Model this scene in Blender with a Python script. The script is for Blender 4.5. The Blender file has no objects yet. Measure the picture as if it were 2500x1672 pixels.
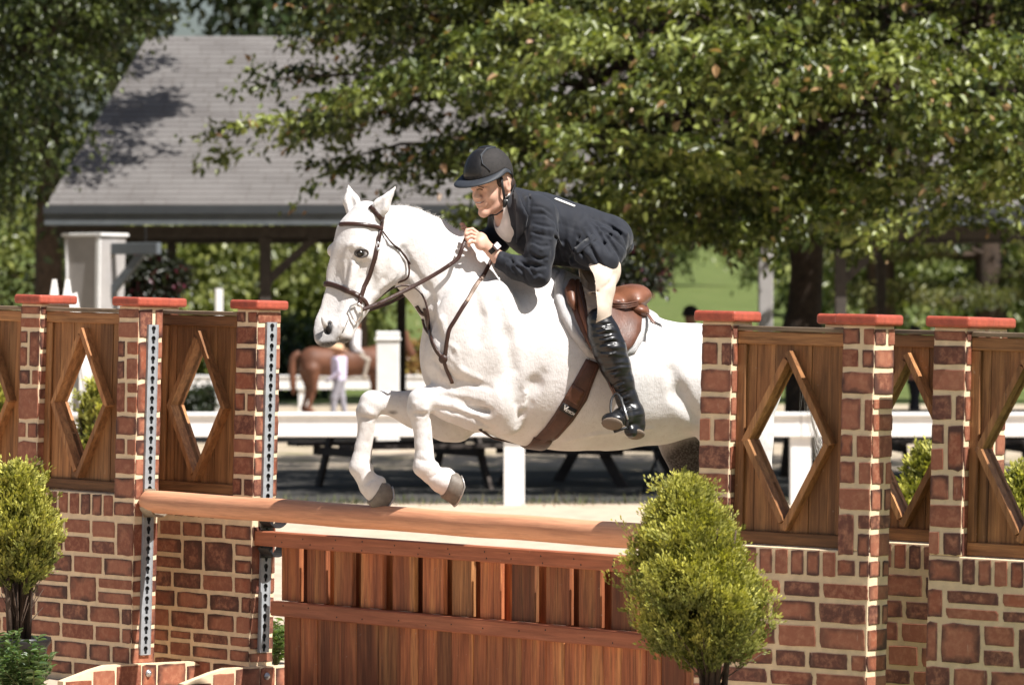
import bpy, bmesh, math, random
import numpy as np
from mathutils import Vector, Matrix
from mathutils.bvhtree import BVHTree

# ------------------------------------------------------------------ camera, sky, sun, exposure
SC = bpy.context.scene
F, YH, CH = 11450.0, 765.0, 1.75          # focal length in photo pixels, horizon row, eye height
cam = bpy.data.cameras.new('camera'); cam_o = bpy.data.objects.new('camera', cam)
SC.collection.objects.link(cam_o); SC.camera = cam_o
cam_o.location = (0, 0, CH); cam_o.rotation_euler = (math.radians(90), 0, 0)
cam.sensor_width = 36; cam.lens = F * 36 / 2500; cam.shift_y = -(836 - YH) / 2500
cam.clip_start = .5; cam.clip_end = 3000
cam.dof.use_dof = True; cam.dof.focus_distance = 20.0; cam.dof.aperture_fstop = 5.8
SUN_EL, SUN_AZ = math.radians(55), math.radians(129)   # azimuth clockwise from +y (away from the camera)
sd = Vector((math.sin(SUN_AZ) * math.cos(SUN_EL), math.cos(SUN_AZ) * math.cos(SUN_EL), math.sin(SUN_EL)))
W = bpy.data.worlds.new('World'); SC.world = W; W.use_nodes = True
wn = W.node_tree.nodes; sky = wn.new('ShaderNodeTexSky'); sky.sky_type = 'NISHITA'; sky.sun_disc = False
sky.sun_elevation = SUN_EL; sky.sun_rotation = SUN_AZ; sky.air_density = 1.0; sky.dust_density = 2.2; sky.ozone_density = .6
bg = wn['Background']; bg.inputs[1].default_value = .050
W.node_tree.links.new(sky.outputs[0], bg.inputs[0])
sl = bpy.data.lights.new('sun', 'SUN'); sl.energy = 5.0; sl.angle = math.radians(.5); sl.color = (1, .965, .92)
so = bpy.data.objects.new('sun', sl); SC.collection.objects.link(so)
so.rotation_euler = (-sd).to_track_quat('-Z', 'Y').to_euler(); so.location = sd * 50
vs = SC.view_settings; vs.view_transform = 'Standard'; vs.look = 'None'; vs.exposure = .80; vs.gamma = 1; vs.use_curve_mapping = False
SC.cycles.use_denoising = True
SC.cycles.max_bounces = 6; SC.cycles.transparent_max_bounces = 6

# ------------------------------------------------------------------ helpers
COL = SC.collection
R = random.Random(7)
rng = np.random.default_rng(11)
def at(px, py, D): return Vector(((px - 1250) / F * D, D, CH - (py - YH) / F * D))
def sstep(a, b, x):
    t = min(1, max(0, (x - a) / (b - a))); return t * t * (3 - 2 * t)
TILT = math.radians(1.45)
def gz(x, y):                              # the ring falls gently to the right, the lawn beyond is level
    return -math.tan(TILT) * max(-6, min(6, x)) * (1 - sstep(26, 38, y))

def tag(o, label=None, cat=None, group=None, kind=None):
    if label: o['label'] = label
    if cat: o['category'] = cat
    if group: o['group'] = group
    if kind: o['kind'] = kind
    return o
def link(name, data, parent=None, loc=None, rot=None):
    o = bpy.data.objects.new(name, data); COL.objects.link(o)
    if parent is not None: o.parent = parent
    if loc is not None: o.location = loc
    if rot is not None: o.rotation_euler = rot
    return o
def empty(name, loc=(0, 0, 0), rot=(0, 0, 0)):
    o = link(name, None, None, loc, rot); o.empty_display_size = .1; return o
def copy_tree(o, parent=None):
    c = o.copy(); COL.objects.link(c); c.parent = parent
    for ch in list(o.children): copy_tree(ch, c)
    return c

class MB:
    """collects polygons, builds ONE mesh object"""
    def __init__(s): s.v = []; s.f = []
    def add(s, verts, faces):
        n = len(s.v); s.v += [tuple(p) for p in verts]; s.f += [tuple(i + n for i in f) for f in faces]; return s
    def box(s, x0, x1, y0, y1, z0, z1, m=None, c=0.0):
        """box, c = chamfer on the long edges as seen from the front"""
        if c <= 0:
            p = [(x, y, z) for z in (z0, z1) for y in (y0, y1) for x in (x0, x1)]
            f = [(0, 2, 3, 1), (4, 5, 7, 6), (0, 1, 5, 4), (2, 6, 7, 3), (0, 4, 6, 2), (1, 3, 7, 5)]
        else:
            b = bmesh.new(); bmesh.ops.create_cube(b, size=1)
            for q in b.verts: q.co = Vector(((x0 + x1) / 2 + q.co.x * (x1 - x0), (y0 + y1) / 2 + q.co.y * (y1 - y0), (z0 + z1) / 2 + q.co.z * (z1 - z0)))
            bmesh.ops.bevel(b, geom=b.edges[:], offset=c, segments=1, affect='EDGES', profile=.5)
            b.verts.ensure_lookup_table(); b.verts.index_update()
            p = [tuple(q.co) for q in b.verts]; f = [tuple(q.index for q in g.verts) for g in b.faces]; b.free()
        if m is not None: p = [m @ Vector(q) for q in p]
        return s.add(p, f)
    def prism(s, poly, y0, y1, m=None):
        """polygon in x,z (counter-clockwise seen from -y) pushed from y0 to y1"""
        n = len(poly)
        p = [(x, y0, z) for x, z in poly] + [(x, y1, z) for x, z in poly]
        f = [tuple(range(n)), tuple(range(2 * n - 1, n - 1, -1))] + [(i, n + i, n + (i + 1) % n, (i + 1) % n) for i in range(n)]
        if m is not None: p = [m @ Vector(q) for q in p]
        return s.add(p, f)
    def tube(s, pts, rad, n=8, cap=True, flat=1.0, up=None):
        """tube along points; rad number or list; flat<1 flattens along the 'up' direction (list of vectors or None)"""
        pts = [Vector(p) for p in pts]; k = len(pts)
        rad = rad if hasattr(rad, '__len__') else [rad] * k
        base = len(s.v); prev = None
        for i, p in enumerate(pts):
            t = (pts[min(k - 1, i + 1)] - pts[max(0, i - 1)])
            t = t.normalized() if t.length > 1e-9 else Vector((0, 0, 1))
            if up is not None: u = Vector(up[i] if isinstance(up, list) else up)
            else: u = prev if prev is not None else (Vector((0, 0, 1)) if abs(t.z) < .9 else Vector((1, 0, 0)))
            u = u - t * u.dot(t)
            u = u.normalized() if u.length > 1e-6 else t.orthogonal().normalized()
            prev = u; w = t.cross(u)
            for j in range(n):
                a = 2 * math.pi * (j + .5) / n
                s.v.append(tuple(p + (w * math.cos(a) + u * math.sin(a) * flat) * rad[i]))
        for i in range(k - 1):
            for j in range(n):
                a = base + i * n + j; b = base + i * n + (j + 1) % n
                s.f.append((a, b, b + n, a + n))
        if cap:
            s.f.append(tuple(base + j for j in range(n - 1, -1, -1)))
            s.f.append(tuple(base + (k - 1) * n + j for j in range(n)))
        return s
    def strap(s, pts, nrm, width, thick, width2=None):
        """flat band along points with outward normals, width across, thick outward"""
        pts = [Vector(p) for p in pts]; k = len(pts); base = len(s.v)
        for i, p in enumerate(pts):
            t = (pts[min(k - 1, i + 1)] - pts[max(0, i - 1)]).normalized()
            n = Vector(nrm[i]); n = (n - t * n.dot(t)).normalized(); w = t.cross(n)
            hw = (width[i] if hasattr(width, '__len__') else width) / 2
            for a, b in ((-1, -.6), (-1, .5), (-.75, 1), (.75, 1), (1, .5), (1, -.6)):
                s.v.append(tuple(p + w * hw * a + n * thick * b))
        for i in range(k - 1):
            for j in range(6):
                a = base + i * 6 + j; b = base + i * 6 + (j + 1) % 6
                s.f.append((a, b, b + 6, a + 6))
        s.f.append(tuple(base + j for j in range(5, -1, -1))); s.f.append(tuple(base + (k - 1) * 6 + j for j in range(6)))
        return s
    def lathe(s, prof, n=16, m=None):
        base = len(s.v); k = len(prof); p = []
        for r, z in prof:
            for j in range(n):
                a = 2 * math.pi * j / n; p.append((r * math.cos(a), r * math.sin(a), z))
        f = []
        for i in range(k - 1):
            for j in range(n):
                a = i * n + j; b = i * n + (j + 1) % n; f.append((a, b, b + n, a + n))
        f.append(tuple(range(n - 1, -1, -1))); f.append(tuple((k - 1) * n + j for j in range(n)))
        if m is not None: p = [m @ Vector(q) for q in p]
        return s.add(p, f)
    def mesh(s, name, mat=None, smooth=False):
        me = bpy.data.meshes.new(name); me.from_pydata(s.v, [], s.f); me.update()
        if mat: me.materials.append(mat)
        if smooth: me.shade_smooth()
        return me
    def build(s, name, mat, parent=None, smooth=False, loc=None, rot=None, fix=True):
        me = s.mesh(name, mat, smooth)
        if fix:
            b = bmesh.new(); b.from_mesh(me); bmesh.ops.recalc_face_normals(b, faces=b.faces[:]); b.to_mesh(me); b.free()
        return link(name, me, parent, loc, rot)

def catmull(P, n=6):
    P = [Vector(p) for p in P]; out = []
    for i in range(len(P) - 1):
        a = P[max(0, i - 1)]; b = P[i]; c = P[i + 1]; d = P[min(len(P) - 1, i + 2)]
        for j in range(n):
            t = j / n
            out.append(.5 * ((2 * b) + (c - a) * t + (2 * a - 5 * b + 4 * c - d) * t * t + (3 * b - a - 3 * c + d) * t ** 3))
    out.append(P[-1]); return out

# ------------------------------------------------------------------ materials
class NT:
    def __init__(s, name):
        s.m = bpy.data.materials.new(name); s.m.use_nodes = True; s.t = s.m.node_tree; s.n = s.t.nodes; s.b = s.n['Principled BSDF']
    def new(s, typ, **kw):
        o = s.n.new('ShaderNode' + typ)
        for k, v in kw.items():
            if k in o.inputs: o.inputs[k].default_value = v
            else: setattr(o, k, v)
        return o
    def l(s, a, b): s.t.links.new(a, b)
    def noise(s, vec, scale, detail=4, rough=.6):
        o = s.new('TexNoise', Scale=scale, Detail=detail, Roughness=rough)
        if vec is not None: s.l(vec, o.inputs['Vector'])
        return o.outputs['Fac']
    def ramp(s, fac, stops):
        o = s.new('ValToRGB'); e = o.color_ramp.elements
        while len(e) < len(stops): e.new(.5)
        for q, (p, c) in zip(e, stops): q.position = p; q.color = (*c, 1) if len(c) == 3 else c
        s.l(fac, o.inputs[0]); return o.outputs[0]
    def mix(s, fac, a, b, typ='MIX'):
        o = s.new('Mix', data_type='RGBA', blend_type=typ)
        for sock, v in ((o.inputs[0], fac), (o.inputs[6], a), (o.inputs[7], b)):
            if hasattr(v, 'is_output') or isinstance(v, bpy.types.NodeSocket): s.l(v, sock)
            elif isinstance(v, (int, float)): sock.default_value = v
            else: sock.default_value = (*v, 1)
        return o.outputs[2]
    def math(s, op, a, b=0.0, c=None):
        o = s.new('Math', operation=op)
        for i, v in enumerate((a, b) if c is None else (a, b, c)):
            if isinstance(v, bpy.types.NodeSocket): s.l(v, o.inputs[i])
            else: o.inputs[i].default_value = v
        return o.outputs[0]
    def mapping(s, vec, scale=(1, 1, 1), loc=None):
        o = s.new('Mapping'); o.inputs['Scale'].default_value = scale; s.l(vec, o.inputs[0])
        if loc is not None: s.l(loc, o.inputs['Location'])
        return o.outputs[0]
    def bump(s, h, strength, dist=.01):
        o = s.new('Bump', Strength=strength, Distance=dist); s.l(h, o.inputs['Height']); s.l(o.outputs[0], s.b.inputs['Normal'])
    def col(s, v, rough=.6, spec=.4, metal=0):
        if isinstance(v, bpy.types.NodeSocket): s.l(v, s.b.inputs['Base Color'])
        else: s.b.inputs['Base Color'].default_value = (*v, 1)
        s.b.inputs['Roughness'].default_value = rough; s.b.inputs['Specular IOR Level'].default_value = spec; s.b.inputs['Metallic'].default_value = metal
        return s

def M(name, col, rough=.6, var=.15, scale=12, bump=.15, metal=0, spec=.4, rnd=0.0, dist=.01, dark=None):
    """plain surface: base colour broken by two noises, optional per-object brightness"""
    t = NT(name); tc = t.new('TexCoord'); v = tc.outputs['Object']
    oi = t.new('ObjectInfo')
    a = t.noise(v, scale, 5); c0 = tuple(x * (1 - var) for x in col); c1 = tuple(min(1, x * (1 + var)) for x in col)
    c = t.ramp(a, [(.3, c0), (.7, c1)])
    if dark: c = t.mix(t.ramp(t.noise(v, scale * .31, 3), [(.5, (0, 0, 0)), (.72, (1, 1, 1))]), c, dark)
    if rnd:
        g = t.math('MULTIPLY_ADD', oi.outputs['Random'], rnd * 2, 1 - rnd)
        vm = t.new('VectorMath', operation='SCALE'); t.l(c, vm.inputs[0]); t.l(g, vm.inputs['Scale']); c = vm.outputs[0]
    t.col(c, rough, spec, metal)
    if bump: t.bump(t.noise(v, scale * 6, 4), bump, dist)
    return t.m

def wood(name, base, dark, light, along='z', rough=.55, scale=1.0, knots=.5, vary=.7, gr=.8):
    t = NT(name); tc = t.new('TexCoord'); oi = t.new('ObjectInfo')
    loc = t.new('CombineXYZ'); r20 = t.math('MULTIPLY', oi.outputs['Random'], 37.0)
    t.l(r20, loc.inputs[0]); t.l(r20, loc.inputs[1]); t.l(r20, loc.inputs[2])
    s1 = {'z': (1, 1, .07), 'x': (.07, 1, 1)}[along]; s2 = {'z': (1, 1, .3), 'x': (.3, 1, 1)}[along]
    v = t.mapping(tc.outputs['Object'], s1, loc.outputs[0]); v2 = t.mapping(tc.outputs['Object'], s2, loc.outputs[0])
    grain = t.noise(v, 60 * scale, 6, .65); band = t.noise(v, 14 * scale, 3, .5)
    c = t.ramp(band, [(.3, dark), (.5, base), (.72, light)])
    c = t.mix(t.ramp(grain, [(.42, (0, 0, 0)), (.70, (gr, gr, gr))]), c, tuple(x * .4 for x in dark))
    fine = t.noise(t.mapping(tc.outputs['Object'], {'z': (1, 1, .02), 'x': (.02, 1, 1)}[along], loc.outputs[0]), 150 * scale, 4, .7)
    c = t.mix(t.ramp(fine, [(.55, (0, 0, 0)), (.75, (.5, .5, .5))]), c, tuple(min(1, x * 1.5) for x in light))
    scr = t.ramp(t.noise(t.mapping(tc.outputs['Object'], (1, 1, 1), loc.outputs[0]), 55, 2, .4), [(.73, (0, 0, 0)), (.78, (.35, .35, .35))]); c = t.mix(scr, c, (.45, .33, .25))
    if knots:
        vo = t.new('TexVoronoi', Scale=5.5 * scale); t.l(v2, vo.inputs['Vector'])
        k = t.ramp(vo.outputs['Distance'], [(.05, (1, 1, 1)), (.17, (0, 0, 0))])
        sel = t.ramp(t.noise(v2, 2.3 * scale, 2), [(.5, (0, 0, 0)), (.56, (1, 1, 1))])
        c = t.mix(t.math('MULTIPLY', t.math('MULTIPLY', k, sel), knots), c, tuple(x * .22 for x in base))
    g = t.math('MULTIPLY_ADD', t.math('FRACT', t.math('MULTIPLY', oi.outputs['Random'], 13.7)), vary, 1 - vary * .5)
    vm = t.new('VectorMath', operation='SCALE'); t.l(c, vm.inputs[0]); t.l(g, vm.inputs['Scale'])
    t.col(vm.outputs[0], rough, .35); t.bump(grain, .35, .004); return t.m

def brick_mat():
    t = NT('painted_brick'); tc = t.new('TexCoord'); oi = t.new('ObjectInfo'); geo = t.new('NewGeometry')
    rnd = oi.outputs['Random']
    cx = t.new('CombineXYZ'); r9 = t.math('MULTIPLY', rnd, 51.0); [t.l(r9, cx.inputs[i]) for i in range(3)]
    vm = t.new('VectorMath', operation='ADD'); t.l(geo.outputs['Position'], vm.inputs[0]); t.l(cx.outputs[0], vm.inputs[1]); p = vm.outputs[0]
    n1 = t.noise(p, 9, 4, .6); n2 = t.noise(p, 34, 5, .7); n3 = t.noise(p, 120, 3, .7)
    base = t.ramp(rnd, [(0, (.29, .098, .053)), (.3, (.38, .145, .085)), (.55, (.22, .066, .036)), (.72, (.36, .112, .056)), (.84, (.11, .042, .030)), (1, (.15, .052, .036))])
    c = t.mix(t.ramp(n2, [(.45, (0, 0, 0)), (.75, (1, 1, 1))]), base, (.50, .23, .135))
    # dark burnt rim painted round some of the bricks
    sx = t.new('SeparateXYZ'); t.l(tc.outputs['Generated'], sx.inputs[0])
    ex = t.math('MULTIPLY', t.math('ABSOLUTE', t.math('SUBTRACT', sx.outputs[0], .5)), 2.0)
    ez = t.math('MULTIPLY', t.math('ABSOLUTE', t.math('SUBTRACT', sx.outputs[2], .5)), 2.0)
    e = t.math('MAXIMUM', ex, ez)
    e = t.math('ADD', e, t.math('MULTIPLY', t.math('SUBTRACT', n1, .5), 1.5))
    rim = t.ramp(e, [(.55, (0, 0, 0)), (1.1, (1, 1, 1))])
    amt = t.ramp(t.math('FRACT', t.math('MULTIPLY', rnd, 7.3)), [(.15, (.15, .15, .15)), (.55, (1, 1, 1))])
    c = t.mix(t.math('MULTIPLY', rim, amt), c, (.060, .028, .022))
    c = t.mix(t.math('MULTIPLY', n3, .35), c, (.14, .05, .035))
    scr = t.ramp(t.noise(t.mapping(p, (1, 1, .15)), 90, 2), [(.70, (0, 0, 0)), (.76, (1, 1, 1))])
    c = t.mix(t.math('MULTIPLY', scr, .3), c, (.55, .42, .33))
    t.col(c, .55, .35); t.bump(n2, .2, .004); return t.m

# ------------------------------------------------------------------ the jump: brick-painted wings
m_brick = brick_mat()
m_mortar = M('cream_mortar_paint', (.77, .60, .40), .6, .12, 25, .15)
m_cap = M('red_cap_paint', (.40, .085, .05), .45, .22, 30, .15, dark=(.26, .06, .04))
m_cedar = wood('stained_cedar', (.33, .15, .058), (.21, .09, .035), (.45, .225, .09), 'z')
m_cedar_h = wood('stained_cedar_flat', (.33, .15, .06), (.22, .095, .038), (.42, .21, .085), 'x')
m_honey = wood('honey_cedar_trim', (.36, .165, .065), (.26, .11, .044), (.44, .22, .09), 'z', knots=.4)
m_grey_plank = wood('weathered_plank', (.26, .19, .125), (.17, .12, .08), (.36, .29, .21), 'x')
m_gate = wood('red_stained_board', (.38, .125, .05), (.21, .062, .026), (.56, .26, .095), 'z', knots=.9, vary=1.1)
m_gate_h = wood('red_stained_bar', (.44, .15, .075), (.35, .11, .055), (.50, .19, .10), 'x', knots=.25, vary=.2, gr=.5)
m_rail = wood('orange_rail_wood', (.70, .33, .185), (.64, .285, .155), (.75, .375, .215), 'x', .5, knots=.8, vary=.0, gr=.45)
m_steel = M('galvanised_steel', (.31, .325, .34), .6, .15, 30, .1, metal=.1)
m_black_iron = M('black_iron', (.02, .02, .021), .45, .3, 20, .1)
m_dull_metal = M('dull_cup_metal', (.34, .29, .22), .45, .25, 40, .2, metal=.4)
m_bolt = M('zinc_bolt', (.55, .56, .57), .35, .1, 20, 0, metal=.8)

def plate_mesh(i):
    """one unit brick plate with uneven edges, 3 mm proud"""
    r = random.Random(100 + i); pts = []
    for k in range(3): pts.append((-.5 + (k + .1) / 3, -.5))
    for k in range(3): pts.append((.5, -.5 + (k + .1) / 3))
    for k in range(3): pts.append((.5 - (k + .1) / 3, .5))
    for k in range(3): pts.append((-.5, .5 - (k + .1) / 3))
    P = [(x + r.uniform(-.012, .012), z + r.uniform(-.022, .022)) for x, z in pts]
    n = len(P); mb = MB()
    v = [(x, .002, z) for x, z in P] + [(x, -.0025, z) for x, z in P] + [(x * .955, -.0035, z * .94) for x, z in P]
    f = [(a, (a + 1) % n, n + (a + 1) % n, n + a) for a in range(n)] + [(n + a, n + (a + 1) % n, 2 * n + (a + 1) % n, 2 * n + a) for a in range(n)]
    f.append(tuple(2 * n + a for a in range(n)))
    mb.add(v, f); me = mb.mesh('brick', m_brick)
    b = bmesh.new(); b.from_mesh(me); bmesh.ops.recalc_face_normals(b, faces=b.faces[:]); b.to_mesh(me); b.free()
    return me
PLATES = [plate_mesh(i) for i in range(10)]
def brick(parent, u, z, w, h, face, off, r):
    """face 'f' = along local x at y=off ; 'e' = along local y at x=off"""
    o = link('brick', PLATES[r.randrange(10)], parent)
    o.scale = (w, 1, h)
    if face == 'f': o.location = (u, off, z)
    else: o.location = (off, u, z); o.rotation_euler = (0, 0, math.pi / 2)
def courses(z0, z1, r, rowh=(.072, .098), split=.16, joint=.017):
    out = []; z = z0
    while z < z1 - .05:
        h = r.uniform(*rowh)
        if r.random() < split: h *= 1.75
        if z + h > z1 - .05: h = z1 - z - joint * .2
        out.append((z, h)); z += h
    return out
def lay(parent, u0, u1, z0, z1, face, off, r, rowh=(.075, .105), bw=(.14, .26), joint=.0195, split=.22, end=0, rows=None):
    for z, h in (rows or courses(z0, z1, r, rowh, split, joint)):
        u = u0 - (r.uniform(0, .1) if end < 1 else 0)
        while u < u1 - .01:
            w = r.uniform(*bw)
            if u + w > u1 - .045: w = u1 - u
            a = max(u0, u); b = min(u1, u + w)
            if b - a > .03:
                hh = h - joint; ww = b - a - joint
                if a == u0: ww += joint * .4; a -= joint * .4
                if b == u1: ww += joint * .4
                if h > .115 and r.random() < .55:
                    k = r.choice((.42, .5, .58)); h1 = hh * k - joint * .3; h2 = hh * (1 - k) - joint * .7
                    brick(parent, a + joint / 2 + ww / 2, z + joint / 2 + h1 / 2, ww, h1, face, off, r)
                    brick(parent, a + joint / 2 + ww / 2, z + joint / 2 + h1 + joint + h2 / 2, ww, h2, face, off, r)
                else: brick(parent, a + joint / 2 + ww / 2, z + joint / 2 + hh / 2, ww, hh, face, off, r)
            u += w

PW, ZW, ZP, ZC = .142, .88, 1.705, 1.738     # pillar width, wall height, panel top, cap underside
def wing(px, depth, theta, n, L, seed, label, group, foot=False):
    r = random.Random(seed)
    c = at(px, 800, depth); x, y = c.x - math.tan(TILT) * 1.76, depth      # the wing leans with the ground: px is its top
    e = empty('jump_wing', (x, y, gz(x, y)), (0, TILT, -theta)); e.rotation_mode = 'YXZ'
    # rotation: first about z, then lean with the ground
    e.rotation_mode = 'XYZ'; e.rotation_euler = (Matrix.Rotation(TILT, 3, 'Y') @ Matrix.Rotation(-theta, 3, 'Z')).to_euler()
    tag(e, label, 'jump wing', group)
    h = PW / 2; x0 = -(n - 1) * L - h
    MB().box(x0, h, -h, h, -.01, ZW, c=.004).build('wall', m_mortar, e)
    rw = courses(.03, ZW - .115, r)
    lay(e, x0, h, 0, 0, 'f', -h, r, rows=rw)
    lay(e, -h, h, 0, 0, 'e', h, r, bw=(.07, .15), end=1, rows=rw)
    for k in range(n):
        xc = -k * L
        MB().box(xc - h, xc + h, -h, h, ZW + .001, ZC, c=.004).build('pillar', m_mortar, e)
        rp_ = courses(ZW - .105, ZC, r, (.078, .112), .12)
        lay(e, xc - h, xc + h, 0, 0, 'f', -h, r, bw=(.055, .15), end=1, rows=rp_)
        lay(e, -h, h, 0, 0, 'e', xc + h, r, bw=(.055, .15), end=1, rows=rp_ if k == 0 else rp_[1:])
        q = .0975; b = bmesh.new(); bmesh.ops.create_cube(b, size=1)
        for v in b.verts: v.co = Vector((v.co.x * 2 * q, v.co.y * 2 * q, v.co.z * .042))
        bmesh.ops.bevel(b, geom=b.edges[:], offset=.012, segments=3, affect='EDGES', profile=.5)
        me = bpy.data.meshes.new('cap'); b.to_mesh(me); b.free(); me.materials.append(m_cap)
        link('cap', me, e, (xc, 0, ZC + .0215))
        if k < n - 1:                          # between two pillars: soldier course and cedar panel
            xa, xb = xc - L + h, xc - h; nb = 7; st = (xb - xa) / nb
            for i in range(nb):
                brick(e, xa + st * (i + .5), ZW - .055, st - .016, .1 - .006, 'f', -h, r)
            panel(e, xa, xb, r)
    if foot:                                   # foot board bolted across the end of the wing
        mb = MB(); pr = [(-.50, 0), (.50, 0), (.50, .06), (.40, .10), (.30, .105), (.27, .118), (-.24, .118), (-.33, .10), (-.50, .055)]
        mm = Matrix.Translation((h + .005, 0, 0)) @ Matrix.Rotation(math.pi / 2, 4, 'Z')
        ft = mb.prism([(a, z) for a, z in pr], -.04, 0, mm).build('foot', m_mortar, e)
        for a, b_, z0, z1 in ((-.485, -.335, .008, .055), (-.325, -.20, .008, .095), (-.19, -.045, .008, .112), (-.04, .045, .008, .113), (.055, .22, .008, .112), (.23, .33, .008, .10), (.34, .48, .008, .06)):
            o = link('brick', PLATES[r.randrange(10)], ft, (h + .0455, (a + b_) / 2, (z0 + z1) / 2), (0, 0, math.pi / 2)); o.scale = (b_ - a, 1, z1 - z0)
        MB().lathe([(.017, 0), (.017, .004), (.009, .006), (.009, .014)], 12, Matrix.Translation((h + .049, -.005, .075)) @ Matrix.Rotation(math.pi / 2, 4, 'Y')).build('bolt', m_bolt, ft, True)
    return e

def panel(e, xa, xb, r):
    p = empty('panel'); p.parent = e
    xm = (xa + xb) / 2; hw = .174; hh = .308; zc = (ZW + ZP) / 2 - .005; zb, zt = ZW + .004, ZP
    n = 6; xs = [xa + (xb - xa) * i / n for i in range(n + 1)]
    def zu(x): return hh * max(0, 1 - abs(x - xm) / hw)
    for i in range(n):
        a, b = xs[i] + .0012, xs[i + 1] - .0012
        br = sorted({a, b} | {v for v in (xm, xm - hw, xm + hw) if a < v < b})
        mb = MB(); lo = MB(); yo = r.uniform(-.002, .002)
        for u, w in zip(br, br[1:]):
            ua, ub = zu(u), zu(w)
            if ua < 1e-6 and ub < 1e-6: mb.prism([(u, zb), (w, zb), (w, zt - .001), (u, zt - .001)], -.02 + yo, .002 + yo)
            else:
                mb.prism([(u, zc + ua), (w, zc + ub), (w, zt - .001), (u, zt - .001)], -.02 + yo, .002 + yo)
                lo.prism([(u, zb), (w, zb), (w, zc - ub), (u, zc - ua)], -.02 + yo, .002 + yo)
        mb.build('plank', m_cedar, p)
        if lo.v: lo.build('plank', m_cedar, p)
    MB().box(xa + .002, xb - .002, -.043, .012, zt + .001, zt + .02, c=.003).build('top_board', m_grey_plank, p)
    MB().box(xa + .003, xb - .003, -.038, -.0225, zt - .05, zt - .001, c=.003).build('frame_rail', m_cedar_h, p)
    MB().box(xa + .003, xb - .003, -.038, -.0225, zb, zb + .05, c=.003).build('frame_rail', m_cedar_h, p)
    for a, b in ((xa + .002, xa + .042), (xb - .034, xb - .002)):
        MB().box(a, b, -.036, -.0225, zb + .051, zt - .051, c=.003).build('frame_stile', m_cedar, p)
    # four boards standing proud round the diamond opening
    T = .024; ln = math.hypot(hw, hh)
    for i, (sx, sz) in enumerate(((-1, 1), (1, 1), (1, -1), (-1, -1))):
        A = Vector((xm + sx * hw, 0, zc)); B = Vector((xm, 0, zc + sz * hh)); d = (B - A).normalized()
        nrm = Vector((-d.z, 0, d.x)) if Vector((-d.z, 0, d.x)).dot(Vector((sx, 0, sz))) > 0 else Vector((d.z, 0, -d.x))
        up = B + d * (.03 if i in (1, 2) else -.002); lo = A - d * (.02 if sz > 0 else -.001)
        q = [lo, up, up + nrm * T, lo + nrm * T]
        y0 = -.062 - (.0015 * i)
        MB().prism([(v.x, v.z) for v in q], y0, .016 + .001 * i).build('diamond_trim', m_honey, p)
    return p

D45 = math.radians(45); L1 = .705
WA = wing(345, 21.4, D45, 3, L1, 1, 'brick-painted wing with two diamond panels holding the round top rail', 'brick wings with steel tracks', True)
WB = wing(633, 21.4, D45, 2, L1, 2, 'brick-painted diamond wing holding the board gate on its black cups', 'brick wings with steel tracks', True)
WF = wing(119, 22.0, D45, 1, L1, 6, 'lone brick-painted pillar with red cap, mostly hidden behind the rail-holding wing', 'brick wings with steel tracks')
D36 = math.radians(36); L2 = .63
WC = wing(2122, 17.88, D36, 2, .645, 3, 'brick-painted diamond wing hiding the horse rump, behind the clipped conifer', 'brick wings past the conifer')
WD = wing(2400, 18.5, D36, 2, .62, 4, 'brick-painted wing set back between its two neighbours, half hidden', 'brick wings past the conifer')
ex = at(2357, 800, 17.7)
WE = wing(2357 + L2 * math.cos(D36) / 17.5 * F + 14, 17.7 - L2 * math.sin(D36), D36, 2, L2, 5, 'outermost brick-painted wing with cut-off diamond panel beside the set-back wing', 'brick wings past the conifer')

# steel track with keyhole slots, screwed on the end face of the last pillar
def track_mesh():
    mb = MB(); w, pitch, n = .050, .0455, 33; T = .012
    def key():
        P = []
        for k in range(11):
            a = math.radians(-50 + 280 * k / 10); P.append((.013 * math.cos(a), .005 + .013 * math.sin(a)))
        return P[::1] + [(-.0065, -.0185), (.0065, -.0185)]
    K = key(); m = len(K)
    def sq(x, z):                                 # push outline point out to the cell's border
        s = min((w / 2) / max(1e-6, abs(x)), (pitch / 2) / max(1e-6, abs(z))); return x * s, z * s
    for c in range(n):
        zc = (c + .5) * pitch; b = len(mb.v)
        O = [sq(x, z) for x, z in K]
        for (x, z) in O: mb.v.append((x, -T, zc + z))
        for (x, z) in K: mb.v.append((x, -T, zc + z))
        for (x, z) in K: mb.v.append((x, -T + .004, zc + z))
        for i in range(m):
            j = (i + 1) % m; mb.f += [(b + i, b + j, b + m + j, b + m + i), (b + m + i, b + m + j, b + 2 * m + j, b + 2 * m + i)]
        # corners of the cell that the radial outline cut off
        for i in range(m):
            j = (i + 1) % m; (x1, z1), (x2, z2) = O[i], O[j]
            if abs(abs(x1) - w / 2) < 1e-6 and abs(abs(z2) - pitch / 2) < 1e-6 or abs(abs(z1) - pitch / 2) < 1e-6 and abs(abs(x2) - w / 2) < 1e-6:
                cx = math.copysign(w / 2, x1 if abs(abs(x1) - w / 2) < 1e-6 else x2); cz = math.copysign(pitch / 2, z1 if abs(abs(z1) - pitch / 2) < 1e-6 else z2)
                mb.v.append((cx, -T, zc + cz)); mb.f.append((b + i, len(mb.v) - 1, b + j))
    H = n * pitch
    mb.box(-w / 2 - .006, -w / 2 - .0005, -T - .001, 0, 0, H); mb.box(w / 2 + .0005, w / 2 + .004, -T - .001, 0, 0, H)
    me = mb.mesh('track', m_steel); return me
tm = track_mesh()
for wng, z0 in ((WA, .155), (WB, .18)):
    tk = link('track', tm, wng, (PW / 2 + .0035, .005, z0), (0, 0, math.pi / 2))
    MB().box(-.024, .024, -.003, 0, 0, 33 * .0455).build('slot_shade_plate', m_black_iron, tk)  # black plate added behind the slots to stand for the shade inside
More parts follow.
